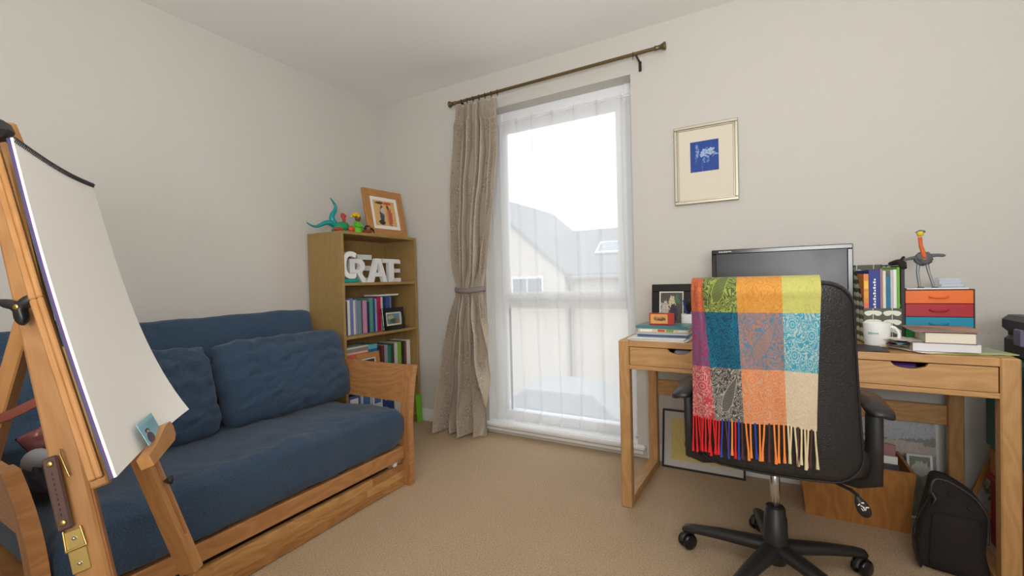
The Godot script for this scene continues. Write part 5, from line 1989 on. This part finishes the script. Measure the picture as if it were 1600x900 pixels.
func build_file_box():
	var o := dk(2.954, 0.0005, 0.385)
	var turn := 0.06
	var t = thing("magazine_file", "leaf patterned magazine file standing on the desk", "magazine file", o, turn)
	var w := 0.057
	var pm := image_mat(leaf_image(160, 160, 2, 4), 0.6)
	var st := S()
	# front low wall, printed
	slab(st, Vector3(-w, 0.135, -0.003), Vector3(w, 0.135, -0.003), Vector3(w, 0, -0.003), Vector3(-w, 0, -0.003), Vector3(0, 0, 0.003))
	obj("front_panel", st, pm, t)
	# sloping sides
	for s in [-1.0, 1.0]:
		st = S()
		var poly := [Vector3(s * w, 0, -0.003), Vector3(s * w, 0.135, -0.003), Vector3(s * w, 0.30, -0.13), Vector3(s * w, 0.30, -0.235), Vector3(s * w, 0, -0.235)]
		var n := Vector3(s * 0.0025, 0, 0)
		for tr in [[0, 1, 2], [0, 2, 3], [0, 3, 4]]:
			for side in [0.0, 1.0]:
				var pts := []
				for k in tr: pts.append(poly[k] - n * side)
				tri(st, pts[0], pts[1], pts[2], n if side == 0.0 else -n, Vector2(pts[0].z * 9.0, 1.0 - pts[0].y * 7.4), Vector2(pts[1].z * 9.0, 1.0 - pts[1].y * 7.4), Vector2(pts[2].z * 9.0, 1.0 - pts[2].y * 7.4))
		obj("side_panel", st, pm, t)
	st = S()
	slab(st, Vector3(-w, 0.303, -0.235), Vector3(w, 0.303, -0.235), Vector3(w, 0, -0.235), Vector3(-w, 0, -0.235), Vector3(0, 0, 0.003))
	bx(st, -w, w, 0.0, 0.003, -0.235, -0.004, 0.0)
	obj("back_panel", st, pm, t)
	# what it holds, left to right
	var rows := [["orange and yellow patterned book in the magazine file", C(222, 136, 70), 0.016, 0.262], ["thick royal blue book with white lettering in the magazine file", C(34, 52, 136), 0.034, 0.276], ["mauve booklet in the magazine file", C(156, 116, 130), 0.008, 0.280], ["cream booklet in the magazine file", C(222, 216, 196), 0.010, 0.272], ["slim turquoise blue booklet in the magazine file", C(20, 112, 150), 0.013, 0.252], ["pale grey booklet in the magazine file", C(196, 192, 192), 0.008, 0.274], ["white booklet in the magazine file", C(228, 228, 226), 0.011, 0.276], ["bright green booklet in the magazine file", C(104, 176, 40), 0.009, 0.285]]
	var x := -w + 0.0035
	var b := Basis.from_euler(Vector3(0, turn, 0))
	for r in rows:
		var xc: float = x + r[2] * 0.5
		var bk = book("booklet", r[0], "book", o + b * Vector3(xc, 0.004, -0.012), turn, r[2] - 0.0006, r[3], 0.19, mat(r[1].r8, r[1].g8, r[1].b8, 0.5), "booklets in the magazine file")
		if r[2] > 0.03:
			for k in 11:
				st = S()
				bx(st, -0.001 if k % 2 == 0 else -0.004, 0.004, 0.236 - k * 0.0105, 0.243 - k * 0.0105, 0.0, 0.0004, 0.0)
				obj("lettering", st, M.white, bk)
		if xc < -w + 0.03 and r[2] > 0.015 and r[2] < 0.02:
			for k in [[0.205, 0.03, C(240, 190, 60)], [0.17, 0.025, C(226, 160, 50)], [0.075, 0.02, C(96, 140, 60)], [0.04, 0.022, C(220, 110, 100)], [0.12, 0.03, C(232, 110, 90)]]:
				st = S()
				bx(st, -r[2] * 0.42, r[2] * 0.42, k[0], k[0] + k[1], 0.0, 0.0004, 0.0)
				obj("spine_print", st, mat(k[2].r8, k[2].g8, k[2].b8, 0.5), bk)
		x += r[2]
	# black folder squeezed beside it, its soft top sagging over
	t = thing("black_folder", "black folder with a sagging soft top between file and drawer unit", "folder", dk(3.0165, 0.0005, 0.372), 0.04)
	st = S()
	bx(st, -0.006, 0.006, 0.0, 0.295, -0.20, 0.0, 0.002)
	obj("cover", st, mat(52, 48, 48, 0.6), t)
	st = S()
	tube(st, [Vector3(0.003, 0.284, 0.004), Vector3(0.002, 0.302, -0.012), Vector3(0.0, 0.308, -0.05), Vector3(0.0, 0.304, -0.14)], [0.009, 0.013, 0.014, 0.010], 12, true, 0.8)
	tube(st, [Vector3(0.002, 0.312, -0.03), Vector3(0.016, 0.326, -0.05)], [0.006, 0.005], 8)
	obj("soft_top", st, M.black_cloth, t)

func build_drawer_unit():
	var o := dk(3.122, 0.0005, 0.345)
	var t = thing("mini_drawers", "desktop drawer unit with orange, red, blue and green drawers", "drawer unit", o, 0.0)
	var w := 0.097
	var d := 0.20
	var hgt := 0.203
	var st := S()
	bx(st, -w, -w + 0.003, 0, hgt, -d, 0, 0.0)
	bx(st, w - 0.003, w, 0, hgt, -d, 0, 0.0)
	bx(st, -w + 0.003, w - 0.003, hgt - 0.003, hgt, -d, 0, 0.0)
	bx(st, -w + 0.003, w - 0.003, 0, 0.003, -d, 0, 0.0)
	bx(st, -w + 0.003, w - 0.003, 0.003, hgt - 0.003, -d, -d + 0.003, 0.0)
	obj("case", st, mat(58, 62, 48, 0.6), t)
	var cols := [["green drawer", mat(24, 128, 40, 0.45)], ["blue drawer", mat(0, 138, 172, 0.45)], ["dark red drawer", mat(172, 28, 44, 0.45)], ["orange drawer", mat(236, 112, 36, 0.45)]]
	for i in 4:
		var y0 := 0.004 + i * 0.0492
		st = S()
		bx(st, -w + 0.004, w - 0.004, y0, y0 + 0.0475, -d + 0.006, 0.001, 0.001)
		var dr = obj("drawer", st, cols[i][1], t)
		dr.set_meta("label", cols[i][0])
		st = S()
		var hp := []
		for k in 11:
			var a := PI * k / 10.0
			hp.append(Vector3(cos(a) * 0.026, y0 + 0.026 - sin(a) * 0.005, 0.002 + sin(a) * 0.011))
		tube(st, hp, 0.0030, 6)
		obj("handle", st, cols[i][1], dr)
	# sheet of paper and clear box on top
	st = S()
	bx(st, -0.088, 0.082, 0, 0.004, -0.11, 0.0, 0.0005)
	var pp = obj("notepad", st, M.white)
	pp.position = o + Vector3(0, hgt + 0.0005, -0.002)
	tag(pp, "thin white notepad on top of the drawer unit", "notepad")
	t = thing("clear_box", "small clear plastic box on the drawer unit beside the bird", "box", o + Vector3(0.052, hgt + 0.005, -0.075))
	st = S()
	bx(st, -0.036, 0.036, 0, 0.036, -0.022, 0.022, 0.002)
	var cl := StandardMaterial3D.new()
	cl.albedo_color = Color(0.86, 0.90, 0.94, 0.30)
	cl.transparency = BaseMaterial3D.TRANSPARENCY_ALPHA
	cl.roughness = 0.1
	obj("case", st, cl, t)
	st = S()
	bx(st, -0.028, 0.033, 0.004, 0.012, -0.018, 0.018, 0.001)
	bx(st, -0.028, 0.033, 0.012, 0.028, -0.018, -0.012, 0.001)
	obj("cards", st, mat(196, 206, 216, 0.6), t)
	# bird figure of wire and wool
	var bo := o + Vector3(-0.032, hgt + 0.0048, -0.045)
	t = thing("bird_figure", "grey wire and wool bird figure with a long orange neck", "ornament", bo)
	var wool := mat(104, 106, 110, 0.95)
	st = S()
	var nz := noise(131, 9.0, 3)
	var body = func(u: float, v: float) -> Vector3:
		var a := u * TAU
		var b := (v - 0.5) * PI
		var n := Vector3(cos(a) * cos(b), sin(b), sin(a) * cos(b))
		var r := 1.0 + nz.get_noise_3d(n.x * 0.5, n.y * 0.5, n.z * 0.5) * 0.35
		return Vector3(0.002, 0.110, 0) + Vector3(n.x * 0.026, n.y * 0.025, n.z * 0.024) * r
	grid(st, body, 30, 18)
	obj("body", st, wool, t)
	st = S()
	tube(st, [Vector3(0.002, 0.105, 0.018), Vector3(-0.001, 0.128, 0.016), Vector3(-0.006, 0.16, 0.004), Vector3(-0.008, 0.192, 0.004)], [0.008, 0.0075, 0.006, 0.006], 10)
	obj("neck", st, mat(214, 104, 52, 0.8), t)
	st = S()
	ball(st, T(Vector3(-0.008, 0.205, 0.006)), Vector3(0.011, 0.011, 0.012), 12)
	obj("head", st, mat(226, 196, 48, 0.7), t)
	st = S()
	tube(st, [Vector3(-0.023, 0.210, 0.006), Vector3(-0.010, 0.214, 0.008), Vector3(0.004, 0.212, 0.006), Vector3(0.008, 0.210, 0.004)], [0.001, 0.0055, 0.005, 0.001], 8)
	obj("crest", st, mat(110, 112, 116, 0.8), t)
	st = S()
	tube(st, [Vector3(-0.016, 0.116, 0), Vector3(-0.040, 0.112, 0.0), Vector3(-0.066, 0.104, 0.0)], [0.008, 0.0055, 0.004], 8)
	obj("wing", st, wool, t)
	st = S()
	tube(st, [Vector3(0.018, 0.120, 0), Vector3(0.040, 0.122, 0.0), Vector3(0.058, 0.120, 0.0), Vector3(0.064, 0.120, 0)], [0.008, 0.006, 0.006, 0.003], 8)
	obj("wing", st, wool, t)
	for s in [-1.0, 1.0]:
		st = S()
		var fx: float = -0.010 if s < 0.0 else 0.030
		tube(st, [Vector3(s * 0.012, 0.092, 0), Vector3(s * 0.016, 0.060, 0.004), Vector3(fx, 0.004, 0.002)], [0.006, 0.0048, 0.0042], 8)
		var lg = obj("leg", st, mat(150, 154, 158, 0.5, 0.4), t)
		st = S()
		for k in [-0.5, 0.0, 0.5]:
			tube(st, [Vector3(fx, 0.003, 0.0), Vector3(fx + sin(k) * 0.018, 0.002, cos(k) * 0.018)], 0.002, 6)
		obj("foot", st, mat(110, 112, 116, 0.6), lg)

func build_right_stack():
	var t = thing("green_magazine", "large green magazine lying open at the desk's right end", "magazine", dk(3.105, 0.0005, 0.515), 0.10)
	var st := S()
	box(st, T(Vector3(0.02, 0.002, -0.02), Vector3(0, 0.1, 0)), Vector3(0.235, 0.003, 0.17), 0.0)
	obj("page", st, mat(186, 190, 120, 0.5), t)
	st = S()
	box(st, T(Vector3(0.03, 0.005, -0.02), Vector3(0, -0.12, 0.01)), Vector3(0.18, 0.003, 0.15), 0.0)
	obj("page", st, mat(170, 178, 150, 0.5), t)
	st = S()
	box(st, T(Vector3(-0.07, 0.0046, 0.0), Vector3(0, 0.35, 0)), Vector3(0.12, 0.002, 0.14), 0.0)
	obj("page", st, M.paper, t)
	# white book, thick book, crumpled wrapper, board on top
	flat_book("flat_book", "white book lying lowest of the desk's right stack", "book", dk(3.075, 0.008, 0.515), 0.02, 0.165, 0.15, 0.026, mat(222, 222, 226, 0.5), "books in the desk's right stack")
	flat_book("flat_book", "thick cream paged book in the desk's right stack", "book", dk(3.090, 0.0345, 0.515), PI - 0.04, 0.125, 0.15, 0.036, mat(110, 56, 60, 0.5), "books in the desk's right stack")
	st = S()
	var im := photo(96, 64, C(158, 142, 128), [[0.5, 0.2, 0.35, 0.12, C(204, 160, 126)], [0.75, 0.15, 0.12, 0.06, C(196, 84, 70)], [0.2, 0.4, 0.2, 0.2, C(132, 112, 116)], [0.5, 0.65, 0.3, 0.1, C(128, 140, 126)], [0.8, 0.6, 0.25, 0.2, C(190, 160, 140)]], 0.15, 141)
	var a := Vector3(-0.092, 0.004, -0.085)
	slab(st, a, a + Vector3(0.175, 0, 0), Vector3(0.090, 0.0, 0.075), Vector3(-0.092, 0.0, 0.075), Vector3(0, 0.003, 0.0006))
	var bd = obj("picture_board", st, image_mat(im, 0.4))
	bd.position = dk(3.088, 0.0715, 0.515)
	tag(bd, "thin muted picture board on top of the desk's right stack", "board")
	t = thing("craft_wrappers", "crumpled printed wrappers at the left of the desk's right stack", "wrappers", dk(2.985, 0.009, 0.50))
	var cs := [C(206, 192, 160), C(120, 76, 66), C(112, 140, 150), C(226, 214, 200)]
	for i in 4:
		st = S()
		var nz := noise(150 + i, 14.0, 2)
		var f = func(u: float, v: float) -> Vector3:
			var x := (u - 0.5) * 0.075
			var z := (v - 0.5) * 0.11
			return T(Vector3(-0.012 + i * 0.007, 0.006 + i * 0.0075, -0.01 + 0.01 * i), Vector3(0, 0.3 * i - 0.4, 0.10)) * Vector3(x, nz.get_noise_2d(x, z) * 0.008, z)
		grid(st, f, 10, 10)
		obj("wrapper", st, mat(cs[i].r8, cs[i].g8, cs[i].b8, 0.4), t)

# ---------------------------------------------------------------- under and beside the desk
func build_under_desk():
	# framed print leaning on the wall
	var im := photo(110, 80, C(206, 188, 118), [[0.28, 0.70, 0.05, 0.20, C(120, 92, 60)], [0.34, 0.82, 0.10, 0.06, C(140, 112, 72)], [0.6, 0.5, 0.2, 0.2, C(198, 176, 104)], [0.24, 0.60, 0.03, 0.10, C(132, 100, 66)]], 0.08, 161)
	stand_frame("leaning_print", "black framed yellow leaf print leaning on the wall under the desk", Vector3(2.275, 0.001, 0.078), 0.0, 0.16, 0.40, 0.305, 0.010, 0.014, M.black_plastic, mat(196, 192, 184, 0.7), 0.036, im)
	# wooden box full of papers
	var t = thing("wooden_box", "flared oak box of papers on the floor under the desk", "box", Vector3(2.876, 0, 0.17))
	var prof := [[-0.168, 0.0], [0.168, 0.0], [0.190, 0.236], [-0.190, 0.236]]
	var st := S()
	for s in [-1.0, 1.0]:
		st = S()
		var z: float = s * 0.122
		var p := PackedVector2Array()
		for q in prof: p.append(Vector2(q[1], q[0]))
		# grain upright: outline laid on its side
		prism(st, Transform3D(Basis(Vector3(0, 1, 0), Vector3(1, 0, 0), Vector3(0, 0, -1)), Vector3(0, 0, z)), p, 0.012)
		obj("face_panel", st, M.cabinet_wood, t)
	st = S()
	for s in [-1.0, 1.0]:
		st = S()
		beam(st, Vector3(s * 0.162, 0.0, 0), Vector3(s * 0.184, 0.236, 0), 0.012, 0.232, Vector3.RIGHT, 0.001)
		obj("side_panel", st, M.cabinet_wood, t)
	st = S()
	bx(st, -0.158, 0.158, 0.001, 0.012, -0.116, 0.116, 0.0)
	obj("bottom", st, M.cabinet_wood, t)
	var files := [["white sheaf of papers standing in the oak box", C(232, 230, 226), 0.016, 0.28, 0.060], ["grey folder of papers standing in the oak box", C(150, 150, 156), 0.012, 0.27, 0.035], ["pink mauve folder slanting out of the oak box", C(176, 128, 128), 0.010, 0.315, 0.0], ["white papers behind the pink folder in the oak box", C(214, 212, 208), 0.02, 0.30, -0.035], ["dark folder nearest the front of the oak box", C(66, 62, 66), 0.010, 0.255, 0.085]]
	for f in files:
		st = S()
		box(st, T(Vector3(0, f[3] * 0.5 + 0.0, 0), Vector3(-0.06, 0, -0.07 if f[3] > 0.31 else -0.02)), Vector3(0.285, f[3] - 0.03, f[2]), 0.001)
		var o = obj("paper_folder", st, mat(f[1].r8, f[1].g8, f[1].b8, 0.6))
		o.position = Vector3(2.880, 0.008, 0.17 + f[4])
		tag(o, f[0], "papers", "papers in the oak box")
	# clear wrapped mounted pictures
	var film := StandardMaterial3D.new()
	film.albedo_color = Color(1, 1, 1, 0.10)
	film.transparency = BaseMaterial3D.TRANSPARENCY_ALPHA
	film.roughness = 0.06
	im = photo(120, 130, C(150, 148, 142), [[0.5, 0.12, 0.6, 0.14, C(196, 202, 210)], [0.5, 0.36, 0.6, 0.09, C(206, 196, 182)], [0.3, 0.50, 0.2, 0.1, C(120, 112, 108)], [0.75, 0.60, 0.25, 0.14, C(132, 134, 124)], [0.4, 0.82, 0.5, 0.12, C(160, 156, 142)], [0.8, 0.86, 0.2, 0.10, C(104, 110, 92)]], 0.12, 162)
	t = stand_frame("wrapped_picture", "film wrapped mounted picture behind the oak box", Vector3(3.030, 0.001, 0.036), 0.0, 0.05, 0.345, 0.392, 0.006, 0.006, M.white, M.white, 0.004, im)
	film_wrap(t, film, 0.35, 0.398, 0.05)
	im = photo(60, 90, C(120, 130, 104), [[0.5, 0.2, 0.5, 0.12, C(196, 196, 186)], [0.4, 0.55, 0.3, 0.2, C(92, 106, 74)], [0.7, 0.75, 0.25, 0.15, C(140, 146, 116)]], 0.15, 163)
	t = stand_frame("wrapped_picture", "smaller film wrapped green picture between oak box and black bag", Vector3(3.118, 0.001, 0.145), 0.12, 0.08, 0.085, 0.260, 0.004, 0.005, M.white, M.white, 0.005, im)
	film_wrap(t, film, 0.09, 0.265, 0.08)
	# pale wood frame leaning askew right of the desk legs
	t = thing("askew_picture", "pale wood picture frame leaning askew behind the desk's right leg", "picture", Vector3(3.415, 0.0, 0.10))
	var xf := Transform3D(Basis.from_euler(Vector3(-0.12, 0, -0.36)), Vector3(0.0, 0.212, 0.01))
	st = S()
	frame_bars(st, 0.22, 0.36, 0.016, 0.016, xf, 0.002)
	obj("frame", st, M.frame_wood, t)
	im = photo(80, 90, C(176, 174, 166), [[0.3, 0.3, 0.3, 0.2, C(150, 150, 150)], [0.5, 0.7, 0.4, 0.2, C(112, 116, 92)], [0.2, 0.6, 0.2, 0.1, C(206, 204, 196)]], 0.12, 164)
	st = S()
	slab(st, xf * Vector3(-0.096, 0.166, 0.005), xf * Vector3(0.096, 0.166, 0.005), xf * Vector3(0.096, -0.166, 0.005), xf * Vector3(-0.096, -0.166, 0.005), xf.basis * Vector3(0, 0, 0.001))
	obj("picture", st, image_mat(im, 0.2), t)
	build_bag()
	# pile at the far right: red crate, wooden tray, teal box, grey case
	t = thing("red_crate", "red plastic crate on the floor right of the desk", "crate", Vector3(3.535, 0, 0.46))
	st = S()
	bx(st, -0.25, 0.25, 0, 0.26, -0.22, 0.22, 0.008)
	obj("tub", st, mat(150, 34, 40, 0.5), t)
	st = S()
	bx(st, -0.26, 0.26, 0.24, 0.262, -0.23, 0.23, 0.006)
	obj("rim", st, mat(140, 30, 38, 0.5), t)
	st = S()
	bx(st, -0.25, 0.25, 0, 0.10, -0.22, 0.22, 0.004)
	var tr = obj("wooden_tray", st, M.cabinet_wood)
	tr.position = Vector3(3.535, 0.2625, 0.46)
	tag(tr, "brown wooden tray between red crate and teal box", "tray")
	t = thing("teal_box", "teal storage box right of the desk under the grey case", "box", Vector3(3.54, 0.363, 0.46))
	st = S()
	bx(st, -0.26, 0.26, 0, 0.30, -0.24, 0.24, 0.01)
	obj("box_body", st, mat(36, 108, 112, 0.6), t)
	st = S()
	bx(st, -0.268, 0.268, 0.30, 0.352, -0.248, 0.248, 0.008)
	obj("lid", st, mat(40, 116, 120, 0.6), t)
	t = thing("grey_case", "dark grey case with a buckle on the teal box", "case", Vector3(3.452, 0.7155, 0.46))
	st = S()
	bx(st, -0.16, 0.16, 0, 0.075, -0.13, 0.13, 0.012)
	obj("base_shell", st, mat(74, 70, 76, 0.5), t)
	st = S()
	bx(st, -0.165, 0.165, 0.085, 0.145, -0.135, 0.135, 0.016)
	bx(st, -0.15, 0.15, 0.075, 0.085, -0.12, 0.12, 0.0)
	obj("lid_shell", st, mat(70, 66, 72, 0.5), t)
	st = S()
	bx(st, -0.172, -0.160, 0.05, 0.105, -0.02, 0.03, 0.003)
	obj("buckle", st, mat(120, 112, 140, 0.4), t)

func film_wrap(t, film, w: float, h: float, lean: float):
	var st := S()
	var nz := noise(171, 6.0, 3)
	var b := Basis.from_euler(Vector3(-lean, 0, 0))
	var f = func(u: float, v: float) -> Vector3:
		var x := (u - 0.5) * w
		var y := v * h + 0.001
		return b * Vector3(x, y, 0.004 + abs(nz.get_noise_2d(x * 1.2, y)) * 0.014)
	grid(st, f, 24, 26)
	obj("film", st, film, t)

func build_bag():
	var t = thing("laptop_bag", "black fabric laptop bag slumped against the desk's right leg", "bag", Vector3(3.103, 0.0, 0.50), -0.10)
	# outline as it slumps, seen from the front: x to the right, y up
	var pts := [Vector2(-0.075, 0.0), Vector2(0.078, 0.0), Vector2(0.084, 0.09), Vector2(0.092, 0.17), Vector2(0.090, 0.215), Vector2(0.065, 0.262), Vector2(0.01, 0.300), Vector2(-0.022, 0.310), Vector2(-0.042, 0.300), Vector2(-0.052, 0.255), Vector2(-0.068, 0.18), Vector2(-0.080, 0.10)]
	var out := PackedVector2Array()
	for i in pts.size():
		var p0: Vector2 = pts[(i + pts.size() - 1) % pts.size()]
		var p1: Vector2 = pts[i]
		var p2: Vector2 = pts[(i + 1) % pts.size()]
		var p3: Vector2 = pts[(i + 2) % pts.size()]
		for k in 5:
			out.append(p1.cubic_interpolate(p2, p0, p3, k / 5.0))
	var nz := noise(181, 5.0, 2)
	var bend = func(q: Vector3) -> Vector3:
		return Vector3(q.x, max(q.y, 0.001), q.z + nz.get_noise_2d(q.x, q.y) * 0.010 - 0.10 * q.y)
	var st := S()
	panel(st, out, [[0.0, -0.04], [0.9, -0.038], [1.0, -0.028], [1.0, 0.025], [0.96, 0.038], [0.88, 0.042], [0.5, 0.045], [0.0, 0.046]], bend)
	obj("body", st, M.black_cloth, t)
	# front pocket
	st = S()
	var po := PackedVector2Array()
	for q in rounded(0.070, 0.060, 0.185, 0.02, 4): po.append(q + Vector2(0.012, 0.012))
	panel(st, po, [[1.0, 0.030], [1.0, 0.050], [0.95, 0.057], [0.5, 0.059], [0.0, 0.060]], bend)
	obj("front_pocket", st, M.black_cloth, t)
	# zip edge following the outline
	st = S()
	var zp := []
	for i in range(12, 46):
		var q: Vector2 = out[i % out.size()]
		zp.append(bend.call(Vector3(q.x * 0.97 + 0.0006, q.y * 0.985, 0.040)))
	tube(st, zp, 0.0048, 6)
	obj("zip", st, mat(54, 50, 50, 0.5), t)
	st = S()
	tube(st, [bend.call(Vector3(-0.045, 0.26, 0.046)), bend.call(Vector3(-0.038, 0.245, 0.056)), bend.call(Vector3(-0.046, 0.225, 0.058))], [0.006, 0.007, 0.004], 8)
	obj("zip_pull", st, M.black_plastic, t)
	for p in [Vector2(0.0, 0.262), Vector2(0.048, 0.226)]:
		st = S()
		box(st, T(bend.call(Vector3(p.x, p.y, 0.047)), Vector3(0, 0, -0.6)), Vector3(0.016, 0.008, 0.006), 0.002)
		obj("strap_loop", st, M.black_plastic, t)
	# webbing strap hanging down the left side
	st = S()
	var sp := []
	for i in 9:
		var k := i / 8.0
		sp.append(Vector3(-0.052 - 0.045 * sin(k * PI * 0.8), lerp(0.25, 0.012, k), 0.035 + 0.02 * k))
	tube(st, sp, 0.016, 8, true, 0.18, Vector3(1, 0, 0.2))
	obj("strap", st, M.black_cloth, t)

# ---------------------------------------------------------------- things lying on the sofa
func build_sofa_items():
	var t = thing("cloth_bag", "black cloth bag with grey lining lying on the sofa seat", "bag", Vector3(0.67, 0.410, 2.065))
	var st := S()
	var nz := noise(191, 6.0, 2)
	var f = func(u: float, v: float) -> Vector3:
		var a := u * TAU
		var b := (v - 0.5) * PI
		var n := Vector3(cos(a) * cos(b), sin(b), sin(a) * cos(b))
		var r := 1.0 + nz.get_noise_3d(n.x, n.y, n.z) * 0.25
		return Vector3(n.x * 0.11, 0.05 + n.y * 0.055, n.z * 0.065) * r
	grid(st, f, 30, 18)
	obj("body", st, mat(38, 36, 44, 0.95), t)
	st = S()
	ball(st, T(Vector3(-0.01, 0.105, 0.022), Vector3(0.2, 0.3, 0.5)), Vector3(0.055, 0.038, 0.030), 18)
	obj("lining", st, mat(150, 150, 154, 0.95), t)
	st = S()
	ball(st, T(Vector3(0.055, 0.098, -0.012), Vector3(0.1, 0, 0.1)), Vector3(0.058, 0.030, 0.040), 16)
	obj("flap", st, mat(42, 38, 46, 0.95), t)
	st = S()
	lathe(st, Transform3D(Basis.from_euler(Vector3(0, 0, -0.9)), Vector3(0.096, 0.118, -0.004)), [Vector2(0, 0), Vector2(0.009, 0), Vector2(0.010, 0.002), Vector2(0.007, 0.004), Vector2(0, 0.003)], 16)
	obj("button", st, mat(120, 120, 126, 0.4), t)
	t = thing("snack_packet", "small crumpled red and silver packet lying on the sofa", "packet", Vector3(0.60, 0.513, 2.065))
	st = S()
	var nz2 := noise(193, 16.0, 2)
	for s in [1.0, -1.0]:
		var g = func(u: float, v: float) -> Vector3:
			var x := (u - 0.5) * 0.075
			var y := (v - 0.5) * 0.085
			var e: float = (1.0 - pow(abs(u * 2.0 - 1.0), 3.0)) * (1.0 - pow(abs(v * 2.0 - 1.0), 4.0))
			return T(Vector3(0, 0.046, 0), Vector3(0, 1.2, 0.5)) * Vector3(x, y, s * 0.016 * e + nz2.get_noise_2d(x, y) * 0.006)
		grid(st, g, 12, 14, s > 0.0)
	obj("foil", st, mat(134, 84, 84, 0.25, 0.4), t)
	st = S()
	tube(st, [T(Vector3(0, 0.046, 0), Vector3(0, 1.2, 0.5)) * Vector3(-0.037, -0.042, 0.003), T(Vector3(0, 0.046, 0), Vector3(0, 1.2, 0.5)) * Vector3(0.037, -0.042, 0.003)], 0.004, 6, true, 0.4)
	obj("seal", st, mat(206, 200, 196, 0.25, 0.6), t)
